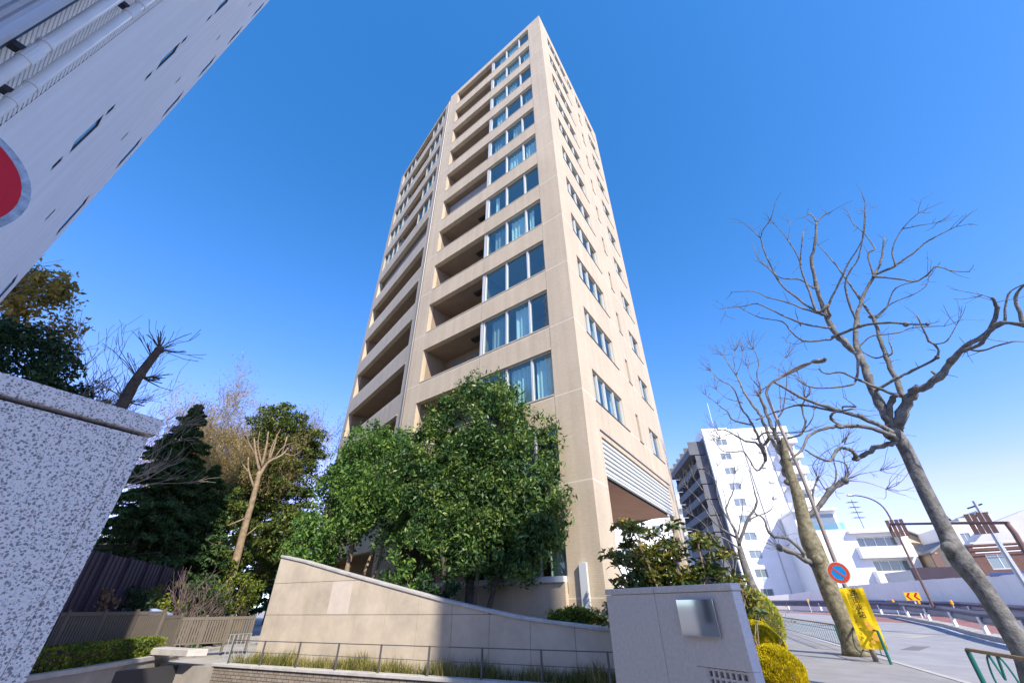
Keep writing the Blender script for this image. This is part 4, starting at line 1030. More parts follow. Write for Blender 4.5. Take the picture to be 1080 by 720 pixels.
for i, ch in enumerate('スリップ注意'): text(ch if ch != 'ー' else '|', .085, -.10, -.068, bz1-.80-.105*i, 'black', bn, 'letter')
m = MB(); n = 0
for (x, z, r_) in ((.17, 1.06, .07), (.22, .95, .08), (.24, .72, .09), (.14, .60, .06)): m.disc((x, -.066, z), (0, -1, 0), r_, 0, 12)
m.build('faded_print', M['pink'], bn)

# green pavement fences
def pipe_fence(name, label, a, b, scroll, group=None):
    a, b = Vector((*a, .1)), Vector((*b, .1)); t = thing(name, label, 'fence', a, math.atan2((b-a).y, (b-a).x), group); L = (b-a).length
    for x in (0, L):
        m = MB(); m.tube([(x, 0, 0), (x, 0, .80)], .038, 10); m.build('post', M['green'], t, smooth=False)
    m = MB(); m.tube([(0, 0, .80), (L, 0, .80)], .028, 8); m.build('top_rail', M['rust'], t)
    m = MB(); m.tube([(.04, 0, .18), (L-.04, 0, .18)], .016, 6); m.tube([(.04, 0, .62), (L-.04, 0, .62)], .012, 6) if not scroll else None; m.build('lower_rail', M['rail_dark'], t)
    m = MB()
    if scroll:
        n = max(1, round(L/1.4))
        for k in range(n):
            x = L*(k+.5)/n
            m.tube(spline([(x-.28, 0, .18), (x-.34, 0, .45), (x-.24, 0, .70), (x-.12, 0, .78)], 5), .014, 6)
            m.tube(spline([(x+.28, 0, .18), (x+.34, 0, .45), (x+.24, 0, .70), (x+.12, 0, .78)], 5), .014, 6)
            m.tube([(x-.12, 0, .78), (x, 0, .48), (x+.12, 0, .78)], .020, 6); m.build('scroll', M['green'], t); m = MB()
    else:
        n = max(2, round(L/.40))
        for k in range(1, n): m = MB(); m.tube([(L*k/n, 0, .18), (L*k/n, 0, .80)], .009, 5); m.build('bar', M['green'], t)
    return t
ln = lambda y: (10.85+.379*(y-14.8)-.0, y)
pipe_fence('pipe_fence', 'green pipe fence with scrollwork at the lower right corner', (8.02, 8.98), (6.4, 4.7), True)
pipe_fence('pipe_fence', 'short green pipe fence in front of the mossy plane tree', (10.98, 15.0), (12.0, 17.9), True)
pipe_fence('pipe_fence', 'long green barred pavement fence running away behind the mossy tree', (12.55, 19.3), (18.6, 35.2), False)
#---
# ================================================================== street trees, bare and pollarded
class PxTree:
    """limbs measured as polylines; each gets its own depth, following the limb it grows from"""
    def __init__(s, D, zoom): s.D = D; s.o, s.k = zoom; s.known = []; s.tips = []; s.mid = []; s.lastD = D; s.fat = 1.0
    def limb(s, mb, pts, r0, r1, dd=0.0, zoom=None, knots=True):
        o, k = zoom or (s.o, s.k)
        P = [(o[0]+x/k, o[1]+y/k) for x, y in pts]
        D0 = s.D
        if s.known:
            q = min(s.known, key=lambda e: (e[0]-P[0][0])**2+(e[1]-P[0][1])**2); d2 = (q[0]-P[0][0])**2+(q[1]-P[0][1])**2
            if d2 < 400: D0 = q[2]
            if .3 < d2 < 400: P = [(q[0], q[1])]+P                # grow out of the limb it belongs to
        r0 *= s.fat; r1 *= s.fat
        n = len(P); W = []
        for i, (x, y) in enumerate(P):
            D = D0+dd*i/max(1, n-1)+(random.uniform(-.06, .06) if 0 < i else 0)
            s.known.append((x, y, D)); W.append(at(x, y, D))
            if i:
                X0, Y0 = P[i-1]
                for t in (.25, .5, .75): s.mid.append((X0+(x-X0)*t, Y0+(y-Y0)*t, s.lastD+(D-s.lastD)*t))
            s.lastD = D
        s.known += s.mid; s.mid = []
        sm = 4; S = spline(W, sm); m = len(S); rad = []
        for i in range(m):
            r = r0+(r1-r0)*(i/(m-1))**.8
            if knots and i % sm == 0 and 0 < i < m-1: r *= 1.20
            r *= random.uniform(.93, 1.07); rad.append(r)
            if 0 < i < m-1: S[i] = S[i]+Vector((random.gauss(0, 1), random.gauss(0, 1), random.gauss(0, 1)))*r*.22
        mb.tube(S, rad, 8 if r0 > .03 else 6, True)
        s.tips.append((W[-1], (W[-1]-W[-2]).normalized(), r1)); return S
def twigs(mb, tips, n, L, r=.006, up=.3):
    for p, d, _ in tips:
        for k in range(random.randint(*n)):
            nd = (d+Vector((random.gauss(0, .55), random.gauss(0, .55), random.gauss(0, .4)+up))).normalized()
            grow(mb, p-d*.02, nd, L*random.uniform(.5, 1.3), r, 1, 4, .5, .15, 3, (0, 2), .6, None, .16, .003)

bt = thing('plane_tree', 'large bare pale barked plane tree with crooked pruned limbs at the right edge', 'tree', (8.52, 8.67, 0), 0)
T = PxTree(12.15, ((740, 210), 2.879)); T.fat = 1.18; m = MB()
base = Vector((8.52, 8.67, 0)); tr = [base, base.lerp(at(1080, 690, 12.15), .5), at(1080, 688, 12.15), at(1040, 625, 12.15), at(1012, 588, 12.1), at(998, 562, 12.15), at(972, 510, 12.15), at(955, 473, 12.15), at(943, 455, 12.15)]
S = spline(tr, 4); rr = np.interp(np.linspace(0, 8, len(S)), [0, .6, 2, 3, 4, 5, 6, 7, 8], [.27, .20, .165, .15, .185, .14, .128, .128, .125])
m.tube(S, list(rr), 14); m.ball(at(1001, 578, 11.95), .12, 8, 6); m.ball(at(941, 457, 12.1), .17, 10, 7)
m.build('trunk', M['bark_plane'], bt, smooth=True, world=True)
T.known.append((943, 455, 12.15)); m = MB(); L = T.limb
L(m, [(590,700),(575,690),(540,620),(505,540),(480,480),(430,430),(395,390),(370,330),(350,260),(335,190),(345,130),(348,70)], .105, .022, -.5)
L(m, [(348,70),(370,50),(395,38)], .02, .008, .2); L(m, [(348,70),(330,45),(310,55)], .018, .008)
L(m, [(480,480),(470,440),(470,370),(490,300),(525,230),(545,190),(555,120)], .06, .016, .5)
L(m, [(525,230),(580,205),(640,165),(690,125),(775,82)], .03, .008, .3); L(m, [(588,200),(580,150),(610,90),(660,40)], .02, .007, -.2); L(m, [(610,90),(660,80),(715,72)], .012, .005)
L(m, [(525,235),(600,243),(650,250),(690,225),(712,205),(760,218),(815,220)], .024, .007, -.3)
L(m, [(520,225),(505,165),(525,150),(490,100),(460,75),(445,40)], .022, .007, .3)
L(m, [(470,370),(440,290),(440,240),(475,180),(490,110),(497,10)], .026, .007, -.5)
L(m, [(390,350),(385,320),(430,230),(445,195),(490,120),(498,40)], .032, .008, -.6)
L(m, [(385,320),(350,340),(320,260),(300,200),(308,100)], .035, .012, -.3); L(m, [(300,190),(260,120),(220,75)], .02, .007, -.2); L(m, [(262,122),(270,70)], .01, .005)
L(m, [(365,350),(290,300),(230,240),(180,120),(210,60),(225,5)], .032, .007, -.6); L(m, [(180,120),(155,95),(125,70)], .014, .006)
L(m, [(230,240),(200,205),(175,185),(150,130)], .018, .006, .2); L(m, [(340,270),(300,245),(240,238),(190,200),(175,190)], .024, .008, -.3)
L(m, [(370,350),(310,332),(250,310),(200,298),(160,280),(90,282)], .026, .007, -.4)
L(m, [(375,390),(300,375),(240,350),(170,318),(130,325),(75,330)], .028, .008, -.5); L(m, [(75,330),(70,352)], .008, .004)
L(m, [(390,425),(310,430),(270,400),(245,372),(180,360),(125,335)], .026, .007, -.3); L(m, [(310,432),(285,440),(255,432)], .01, .005)
L(m, [(395,420),(480,385),(560,375),(620,380),(685,380)], .034, .014, -.9); L(m, [(300,385),(285,345)], .012, .008)
L(m, [(590,700),(605,650),(635,600),(650,580),(720,540),(760,490),(800,450),(880,395),(895,330),(880,300)], .10, .02, -1.0)
L(m, [(880,395),(920,375),(979,385),(1060,380)], .035, .012, -.3); L(m, [(920,375),(930,290),(979,258)], .02, .008); L(m, [(979,385),(955,300),(975,265),(1010,240)], .03, .01, -.3)
L(m, [(805,452),(850,460),(930,435),(979,432)], .022, .009, .2); L(m, [(720,540),(698,522)], .022, .018); L(m, [(880,300),(850,290)], .009, .004)
L(m, [(800,460),(850,435),(880,395),(905,375),(1000,380)], .035, .02, -.6)
L(m, [(635,600),(610,595),(590,545),(560,480),(540,420),(525,370),(510,355)], .058, .03, .6)
L(m, [(525,370),(480,300),(440,245),(400,190),(355,140)], .03, .009, .4)
L(m, [(565,470),(530,482),(490,465)], .02, .012); L(m, [(560,480),(580,465),(568,430)], .018, .01)
L(m, [(525,365),(560,330),(590,270),(650,250),(690,230)], .022, .007, .3); L(m, [(530,355),(580,315),(640,290),(680,265),(690,235)], .016, .005, .2)
L(m, [(480,445),(520,415),(600,405),(640,390),(740,385)], .02, .008, .4)
L(m, [(540,575),(590,545),(640,520),(715,480),(708,440),(690,430),(655,355)], .032, .013, -.6); L(m, [(708,440),(745,430),(775,380)], .014, .006)
L(m, [(590,700),(575,680),(575,610),(592,595)], .055, .045, -.3); L(m, [(590,595),(540,575),(480,550),(420,525),(380,530),(355,515)], .035, .012, -.3)
L(m, [(475,480),(470,540),(450,565),(340,572),(290,545)], .03, .012, -.5)
L(m, [(575,705),(480,660),(380,630),(300,600),(220,555)], .055, .022, -1.2); L(m, [(220,555),(240,540),(300,505),(375,485)], .024, .022, .2); L(m, [(220,555),(180,580)], .014, .007)
L(m, [(420,645),(300,625),(240,640),(165,670)], .026, .014, -.3)
L(m, [(570,708),(520,695),(480,690),(430,690),(395,665),(400,650)], .035, .014, -.2); L(m, [(430,630),(470,630)], .012, .02); L(m, [(470,630),(430,600)], .01, .005)
Z5 = ((820, 400), 6.0)
L(m, [(740,395),(720,405),(610,440),(545,480),(490,505),(495,480),(465,450),(430,435),(380,440),(350,490),(320,515),(250,490),(175,445)], .055, .016, -1.0, Z5)
L(m, [(740,370),(700,345),(560,300),(400,295),(300,310),(200,355),(150,450),(75,510)], .05, .018, -1.3, Z5); L(m, [(400,295),(340,250),(345,215),(400,200),(480,185)], .022, .016, -.2, Z5)
for kx in ((400,490),(480,385),(690,380),(375,487),(655,600),(720,540),(470,470),(560,480),(620,380),(715,482),(590,597),(540,577)): 
    q = min(T.known, key=lambda e: (e[0]-740-kx[0]/2.879)**2+(e[1]-210-kx[1]/2.879)**2); m.ball(at(q[0], q[1], q[2]), random.uniform(.035, .06), 7, 5)
random.seed(21); twigs(m, [t for t in T.tips if t[2] < .02], (1, 3), .40, .007, .1)
for S_ in range(150):
    e = random.choice(T.known); p = at(*e); d = Vector((random.gauss(0, 1), random.gauss(0, 1), random.gauss(.4, .8))).normalized()
    grow(m, p, d, random.uniform(.08, .42), .007, 0, 4, .4, .1, 2, (0, 1), .6, None, .2, .003)
m.build('crown', M['bark_plane'], bt, smooth=True, world=True)

# second tree: mossy trunk by the banner
mt = thing('plane_tree', 'mossy olive trunked pollarded plane tree behind the yellow banner', 'tree', (11.7, 17.4, .1))
D = 20.98; m = MB(); C3 = ((690, 430), 3.43)
b0 = Vector((11.7, 17.4, .1)); tr = [b0, at(893, 660, D), at(879, 632, D), at(867, 600, D), at(853, 566, D), at(847, 545, D), at(841, 520, D), at(834, 500, D), at(829, 480, D), at(826, 462, D)]
S = spline(tr, 4); m.tube(S, list(np.interp(np.linspace(0, 9, len(S)), [0, .7, 1.5, 3, 3.8, 4.6, 6, 7, 8, 9], [.44, .34, .31, .32, .35, .26, .22, .17, .14, .10])), 14)
m.ball(at(862, 590, D-.2), .22, 8, 6); m.ball(at(850, 560, D+.1), .2, 8, 6)
m.build('trunk', M['bark_olive'], mt, smooth=True, world=True)
T = PxTree(D, C3); T.known.append((830, 508, D)); L = T.limb; m = MB()
L(m, [(600,590),(570,562),(540,545),(480,515),(455,505)], .12, .085, -.8); L(m, [(540,520),(480,470),(425,462),(395,400),(370,385)], .08, .03, -.5)
L(m, [(545,400),(580,370),(640,300),(690,262)], .11, .085, .4); L(m, [(690,262),(700,235),(690,200),(650,190)], .05, .02, .3); L(m, [(580,365),(575,300),(590,260)], .05, .03); L(m, [(640,300),(660,240),(650,180),(690,130)], .04, .012, .4)
L(m, [(500,270),(475,240),(470,200),(466,150)], .13, .10, .3)
C7 = ((740, 360), 5.143)
L(m, [(440,600),(400,500),(370,440),(340,360),(310,290)], .10, .06, -.6, C7); L(m, [(310,290),(320,255),(300,180),(310,110),(280,40)], .05, .012, -.3, C7); L(m, [(320,255),(270,200),(245,130)], .03, .01, .2, C7)
L(m, [(430,590),(370,520),(340,450),(310,385),(270,335),(230,275),(205,215),(188,185),(150,130),(120,75)], .10, .018, .8, C7); L(m, [(190,180),(175,110),(180,50)], .022, .008, .2, C7); L(m, [(190,180),(215,110),(222,50)], .022, .008, -.2, C7)
L(m, [(330,560),(290,480),(265,430),(215,360),(170,250),(100,210),(50,160)], .08, .015, .9, C7); L(m, [(265,450),(170,425),(140,380),(110,360),(75,330),(25,295)], .06, .012, .9, C7); L(m, [(220,330),(140,310),(80,260)], .03, .01, .3, C7)
L(m, [(350,640),(310,560),(240,540),(205,522),(130,480),(90,480)], .08, .02, -.7, C7); L(m, [(210,522),(160,500),(100,525)], .03, .012, -.3, C7)
L(m, [(420,610),(450,560),(470,525),(540,500),(560,430),(545,360),(560,310)], .07, .03, -.4, C7); L(m, [(560,310),(590,260),(530,200)], .035, .012, -.3, C7); L(m, [(545,360),(500,320)], .02, .01, 0, C7)
L(m, [(400,520),(405,430),(440,370),(460,240),(462,180)], .06, .014, -.5, C7); L(m, [(430,360),(420,150),(455,90)], .025, .008, .5, C7); L(m, [(540,500),(600,420),(610,370)], .03, .012, -.3, C7); L(m, [(300,530),(340,495),(420,495),(545,490)], .04, .03, -.8, C7)
L(m, [(350,640),(300,700),(230,600),(170,600),(110,590),(70,540)], .05, .015, -.8, C7)
Zc = ((820, 400), 6.0)
L(m, [(330,700),(400,650),(425,640)], .10, .09, .2, Zc); L(m, [(425,640),(430,580),(420,490)], .03, .012, -.2, Zc); L(m, [(300,690),(235,580),(230,530),(300,460),(410,400)], .03, .008, -.3, Zc); L(m, [(430,640),(520,600),(650,575)], .025, .008, .3, Zc); L(m, [(430,640),(560,650),(690,695)], .02, .006, .2, Zc)
for p, d, r in list(T.tips): m.ball(p, r*1.7, 7, 5)
random.seed(5); twigs(m, T.tips, (5, 9), .85, .013, .35)
for S_ in range(110):
    e = random.choice(T.known); p = at(*e); d = Vector((random.gauss(0, 1), random.gauss(0, .6), random.gauss(.6, .7))).normalized(); grow(m, p, d, random.uniform(.2, .9), .011, 1, 4, .4, .2, 3, (1, 2), .6, None, .2, .006)
m.build('crown', M['bark_plane'], mt, smooth=True, world=True)

def pollard(name, label, px, py, D, zoom, trunk, limbs, r, seed, tw=(4, 7), tl=.9, bark='bark_pale', crownbark='bark_plane'):
    random.seed(seed); b = at(px, py, D); b.z = zg(b.x, b.y); t = thing(name, label, 'tree', b)
    T = PxTree(D, zoom); m = MB(); P = [b]+[at(zoom[0][0]+x/zoom[1], zoom[0][1]+y/zoom[1], D) for x, y in trunk]
    S = spline(P, 4); m.tube(S, list(np.linspace(r*1.25, r*.6, len(S))), 10); m.build('trunk', M[bark], t, smooth=True, world=True)
    for x, y in trunk: T.known.append((zoom[0][0]+x/zoom[1], zoom[0][1]+y/zoom[1], D))
    m = MB()
    for l, a, c, dd in limbs: T.limb(m, l, a, c, dd)
    for p, d, rr_ in list(T.tips): m.ball(p, rr_*1.6, 6, 4)
    twigs(m, T.tips, tw, tl, .014, .4); m.build('crown', M[crownbark], t, smooth=True, world=True); return t
pollard('plane_tree', 'pale bare plane tree in front of the white apartment block', 806, 640, 27, C3, [(375,690), (345,620), (320,545), (308,500)],
        [([(308,500),(295,450),(270,400),(262,360),(285,300),(290,235)], .10, .02, .5), ([(308,500),(330,420),(370,350),(362,300),(345,230)], .10, .02, -.6), ([(300,470),(250,440),(205,400),(160,330),(120,290)], .08, .016, .9), ([(290,440),(240,350),(225,290),(230,210)], .06, .014, -.4),
         ([(308,510),(250,470),(200,460),(150,440),(90,430)], .07, .015, -.5), ([(330,430),(350,400),(420,370),(430,330)], .06, .015, .5), ([(320,540),(270,520),(220,480),(180,420),(140,390)], .06, .014, .3), ([(250,440),(210,350),(170,290),(140,250)], .04, .012, .4),
         ([(262,380),(250,300),(200,240)], .04, .012, .3), ([(300,470),(320,360),(310,290)], .04, .012, .5)], .22, 31, (5, 9), 1.0, 'bark_plane')
pollard('plane_tree', 'small twiggy bare plane tree furthest along the pavement beside the tower', 790, 640, 39, C3, [(330,700), (300,640), (285,590)],
        [([(285,590),(255,540),(220,500),(190,440)], .08, .02, .6), ([(285,590),(280,520),(250,450)], .08, .02, -.5), ([(285,600),(240,570),(190,560)], .06, .02, .6), ([(290,600),(300,540),(310,480)], .06, .02, .3)], .2, 37, (4, 8), 1.3)

# ================================================================== evergreen trees in front of the tower
def clear(P):                            # keep leaves behind the ramp wall and in front of the facade
    return P[((P[:, :2]-np.array(PO)[None, :2])@np.array(PY)[:2] < WB-.42) & ((P[:, :2]-np.array(P0)[None, :2])@np.array((math.cos(AF+math.pi/2), math.sin(AF+math.pi/2))) > .2)]
def leafy(name, label, cat, basepts, crown_defs, leafsize, material, bark, trunkdefs, group=None, aspect=.42, axis=None, up=.35, inner=None):
    t = thing(name, label, cat, basepts, 0, group); m = MB()
    for pts, r0, r1 in trunkdefs:
        S = spline(pts, 4); m.tube(S, list(np.linspace(r0, r1, len(S))), 9)
    m.build('trunk', M[bark], t, smooth=True, world=True)
    P = [clumps(*c)[0] for c in crown_defs]; P = np.concatenate(P)
    if inner:                            # feathery sprays sticking out of the crown
        S_ = []
        for c in crown_defs:
            c0, rd = np.array(c[0]), np.array(c[1])
            for q in unit(22):
                if q[2] < -.5: continue
                b0 = c0+q*rd*.95; dv = q+np.array((0, 0, -.25))+RNG.normal(size=3)*.35; dv /= np.linalg.norm(dv); tt = RNG.random(26)[:, None]*.46
                S_.append(b0+dv*tt+RNG.normal(size=(26, 3))*.045)
        P = clear(np.concatenate([P]+S_))
    leaf_mesh('crown', P, leafsize, M[material], t, aspect=aspect, up=up); return t
V = Vector
RNG = np.random.default_rng(3)
random.seed(3)
def away(az, d, z=0): return pol(az, d, z)
# big tree, az -12..6, tops at 9 m
tb = pol(-5.6, 15.2, .9); cen = pol(-5.8, 14.7)
def cr_(az, d, z, rx, ry, rz, n, rc, per, fill=.55, lo=-1): p = pol(az, d); return ((p.x, p.y, z), (rx, ry, rz), n, rc, per, fill, lo)
leafy('evergreen_tree', 'large dense round evergreen tree in front of the tower', 'tree', (tb.x, tb.y, 0),
      [cr_(-5.2, 15.1, 6.15, 2.8, 1.3, 3.25, 195, .45, 190, .73), cr_(-5.6, 15.2, 7.9, 2.0, 1.2, 1.75, 75, .40, 170, .72), cr_(2.6, 14.5, 5.0, 1.65, .9, 2.6, 95, .40, 170, .72), cr_(-12.5, 15.9, 5.8, 1.6, 1.2, 2.5, 70, .42, 190, .72), cr_(-10.5, 15.9, 4.6, 1.3, 1.0, 2.2, 60, .45, 140, .5), cr_(4.2, 13.95, 4.2, 1.0, .7, 1.7, 50, .38, 130, .55), cr_(0.5, 14.4, 3.3, 1.5, .8, 1.1, 50, .38, 130, .5), cr_(-3.5, 15.1, 3.2, 2.2, .7, 1.0, 60, .4, 95, .6), cr_(-5.5, 15.1, 5.4, 2.1, 1.0, 2.7, 70, .5, 80, .1)],
      .15, 'leaf_main', 'bark_dark',
      [([V((tb.x, tb.y, 0)), V((tb.x+.05, tb.y, 2.2)), V((tb.x+.1, tb.y, 4.5)), V((tb.x, tb.y, 7))], .17, .05), ([V((tb.x-.25, tb.y-.1, 0)), V((tb.x-.6, tb.y-.1, 1.6)), V((tb.x-1.0, tb.y, 3.4)), V((tb.x-1.5, tb.y, 5.5))], .12, .04), ([V((tb.x+.3, tb.y-.15, 0)), V((tb.x+.75, tb.y-.2, 1.8)), V((tb.x+1.4, tb.y-.2, 3.8))], .11, .04), ([V((tb.x+.1, tb.y-.3, 0)), V((tb.x+.3, tb.y-.5, 2.2)), V((tb.x+.4, tb.y-.5, 4.2))], .08, .03)], aspect=.36, inner=True)
ta = pol(-20.3, 19.3, 1)
leafy('evergreen_tree', 'lighter evergreen tree with several pale stems left of the large one', 'tree', (ta.x, ta.y, 0),
      [cr_(-19.6, 19.3, 6.6, 1.9, 1.4, 2.1, 72, .45, 180, .7), cr_(-22.0, 19.4, 5.0, 1.5, 1.2, 1.7, 70, .44, 95, .65), cr_(-17.0, 18.8, 6.0, 1.6, 1.2, 2.4, 80, .48, 100, .65), cr_(-14.5, 17.6, 5.6, 1.3, 1.0, 2.2, 60, .48, 95, .5), cr_(-23.8, 19.8, 3.7, 1.0, .9, .9, 30, .38, 80, .6)],
      .15, 'leaf_mid', 'bark_pale',
      [([V((ta.x, ta.y, 0)), V((ta.x+.05, ta.y, 1.8)), V((ta.x+.15, ta.y, 4.2)), V((ta.x, ta.y, 6))], .15, .05), ([V((ta.x+.5, ta.y-.1, 0)), V((ta.x+.7, ta.y-.1, 2)), V((ta.x+1.1, ta.y, 4))], .10, .04), ([V((ta.x+.9, ta.y-.2, 0)), V((ta.x+1.2, ta.y-.3, 2)), V((ta.x+1.5, ta.y-.2, 4))], .08, .04)], aspect=.42, inner=True)
# understorey behind the wall
for i, (az, d, z, rx, rz, lab) in enumerate(((-13.5, 16.2, 2.4, 1.2, .8, 'low glossy shrub under the evergreen trees behind the wall'), (-8.8, 14.9, 2.1, .9, .7, 'low dark shrub left of the big evergreen trunk'))):
    p = pol(az, d); s = thing('shrub', lab, 'shrub', (p.x, p.y, .6))
    P, cc = clumps((p.x, p.y, z), (rx, .6, rz), 24, .3, 60, .4); P = clear(P); cc = clear(cc); leaf_mesh('leaves', P, .17, M['leaf_mid' if i == 0 else 'leaf_dark'], s)
    m = MB()
    for q in cc[::3]: m.tube([(p.x+random.uniform(-.2, .2), p.y, .5), tuple(q)], .015, 5)
    m.build('stems', M['bark_dark'], s, world=True)
# clipped hedge at the foot of the corner pier
p = pol(6.9, 13.12); s = thing('clipped_hedge', 'small clipped green hedge at the foot of the corner pier', 'hedge', (p.x, p.y, .7))
P, cc = clumps((p.x+.1, p.y+.0, 1.34), (.85, .16, .22), 60, .17, 70, .5, -.6, .7); leaf_mesh('foliage', P, .075, M['leaf_hedge'], s)
m = MB(); m.tube([(p.x+.1, p.y+.1, .3), (p.x+.1, p.y+.1, 1.3)], .05, 6); [m.tube([(p.x+.1, p.y+.1, .8), tuple(q)], .012, 4) for q in cc[::3]]; m.build('stems', M['bark_dark'], s, world=True)

# shrubs behind the stone sign wall
def mahonia(az, D, zt, w, seed, label, flowers):
    global RNG; RNG = np.random.default_rng(seed); random.seed(seed)
    p = pol(az, D); s = thing('mahonia_shrub', label, 'shrub', (p.x, p.y, 0), 0); m = MB(); ends = []
    for k in range(15):
        q = V((p.x+random.uniform(-.25, .25)*w, p.y+random.uniform(-.2, .2), 0)); tip = V((p.x+random.uniform(-1, 1)*w, p.y+random.uniform(-.5, .5), random.uniform(.5, 1)*zt))
        m.tube(spline([q, q.lerp(tip, .5)+V((0, 0, .3)), tip], 4), [.03-.002*i for i in range(9)], 5); ends += [tip, q.lerp(tip, .72)+V((random.uniform(-.2, .2), 0, .2))]
    m.build('stems', M['bark_pale'], s, world=True); P = []; A = []
    for e in ends:
        k = 95; u = unit(k); u[:, 2] = np.abs(u[:, 2])*.8-.2; rr = .06+.34*RNG.random(k); P.append(np.array(e)+u*rr[:, None]); A.append(u)
    P = np.concatenate(P); A = np.concatenate(A); leaf_mesh('leaves', P, .15, M['leaf_mahonia'], s, axis=A, spread=.4, aspect=.42)
    if flowers:
        P = np.concatenate([np.array(e)+unit(26)*.10*np.array([1, 1, 1.2])+np.array([0, 0, .08]) for e in ends[::4]]); leaf_mesh('flowers', P, .055, M['flower_yellow'], s, aspect=.8)
    return s
mahonia(18.0, 11.6, 3.6, 1.0, 41, 'spiky dark mahonia shrub with yellow flowers behind the sign wall', True)
mahonia(14.8, 11.4, 2.75, .7, 42, 'lower mahonia shrub at the left end of the sign wall', True)
mahonia(22.4, 11.9, 3.1, 1.0, 43, 'dark mahonia shrub behind the right half of the sign wall', True)
p = pol(25.0, 12.4); s = thing('dry_shrub', 'thin brown leaved shrub beside the end of the sign wall', 'shrub', (p.x, p.y, 0)); m = MB(); ends = []
for k in range(4): grow(m, (p.x+random.uniform(-.2, .2), p.y, 0), (random.gauss(0, .15), random.gauss(0, .15), 1), 1.3, .018, 2, 5, .4, .3, 3, (2, 3), .6, ends)
m.build('stems', M['twig'], s, world=True); P = np.concatenate([np.array(e)+RNG.normal(size=(7, 3))*.09 for e in ends]); leaf_mesh('leaves', P, .08, M['leaf_dry'], s)

# yellow clipped shrubs along the pavement
def roundbush(az, D, zc, r, h, seed, label, mt_='leaf_yellow', ls=.045, n=26000, axis=None):
    global RNG; RNG = np.random.default_rng(seed); p = pol(az, D); s = thing('round_shrub', label, 'shrub', (p.x, p.y, 0), 0)
    d = unit(n); bump = 1+.035*np.sin(d[:, 0]*9+d[:, 1]*7+seed)+.03*np.sin(d[:, 2]*11+d[:, 0]*6)
    rr = (.90+.10*RNG.random(n)**.6)*bump; P = np.array((p.x, p.y, zc))+d*rr[:, None]*np.array((r, r, h)); P = P[P[:, 2] > .03]
    A = (P-np.array((p.x, p.y, zc-.1))); A /= np.linalg.norm(A, axis=1)[:, None]; A[:, 2] += .7
    leaf_mesh('foliage', P, ls, M[mt_], s, axis=A, spread=.3, aspect=.45); m = MB(); m.ball((p.x, p.y, zc), r*.87, 16, 10, (1, 1, h/r)); m.tube([(p.x, p.y, 0), (p.x, p.y, zc)], .05, 6); m.build('core', M['bark_dark'], s, smooth=True, world=True); return s
roundbush(27.0, 12.2, .36, .50, .52, 51, 'round yellow clipped shrub nearest the viewer at the pavement edge')
roundbush(26.4, 14.4, .62, .48, .52, 52, 'second round yellow shrub just behind the nearest one')
roundbush(25.9, 16.0, .62, .56, .6, 54, 'third yellow shrub further back below the lime bush')
s = roundbush(26.5, 17.6, 1.1, .66, .95, 53, 'loose lime green upright bush behind the yellow shrubs', 'leaf_lime', .08, 7000)

# ================================================================== trees beyond the ramp, left
def conifer(name, label, p, h, w, lev, material, ls, per, lo=.12, droop=.15, bark='bark_dark', bare=0.0):
    t = thing(name, label, 'tree', p); m = MB(); p = V(p); m.tube([p, p+V((0, 0, h*.55)), p+V((.1, 0, h*.98))], [w*.055+.06, w*.035+.03, .02], 8); out = []
    for i in range(lev):
        f = lo+(1-lo)*(i/(lev-1)); z = h*f; rad = w*(1-f)**.8*(.75+.45*random.random())+.15
        for k in range(random.randint(5, 7)):
            a = random.uniform(0, 6.283); e = p+V((math.cos(a)*rad, math.sin(a)*rad, z+rad*random.uniform(-.25, .15)-droop*rad)); s_ = p+V((0, 0, z)); m.tube([s_, s_.lerp(e, .5)+V((0, 0, .1*rad)), e], [.05, .03, .01], 4, False)
            n = int(per*(.5+rad/w)); tt = np.sqrt(RNG.random(n)); q = np.array(s_)[None]*(1-tt[:, None])+np.array(e)[None]*tt[:, None]; q += RNG.normal(size=(n, 3))*np.array([.20, .20, .08])*(.5+.35*rad)*(1.15-tt[:, None]); out.append(q)
    m.build('trunk', M[bark], t, smooth=True, world=True); leaf_mesh('crown', np.concatenate(out), ls, M[material], t, aspect=.35, up=.7); return t
random.seed(9); RNG = np.random.default_rng(9)
conifer('conifer_tree', 'very dark dense conifer behind the purple fence', pol(-40.4, 31, 0), 12.4, 4.3, 46, 'leaf_conifer', .24, 330, .05)
conifer('conifer_tree', 'lower dark conifer between the tall one and the cedar', pol(-36.4, 33, 0), 9.4, 4.0, 34, 'leaf_conifer', .24, 330, .05)
def cedar(p, label, h, crowns, stems, material='leaf_cedar', per=150):
    t = thing('cedar_tree', label, 'tree', p); m = MB()
    for pts, r0, r1 in stems: S = spline(pts, 4); m.tube(S, list(np.linspace(r0, r1, len(S))), 9)
    m.build('trunk', M['bark_pale'], t, smooth=True, world=True); P = [clumps(*c, -1.0, .38)[0] for c in crowns]; leaf_mesh('crown', np.concatenate(P), .30, M[material], t, aspect=.32, up=.8)
    return t
def ce(az, d, z, rx, ry, rz, n, rc, per, fill=.45): q = pol(az, d); return ((q.x, q.y, z), (rx, ry, rz), n, rc, per, fill)
cb = pol(-29.5, 38, 0)
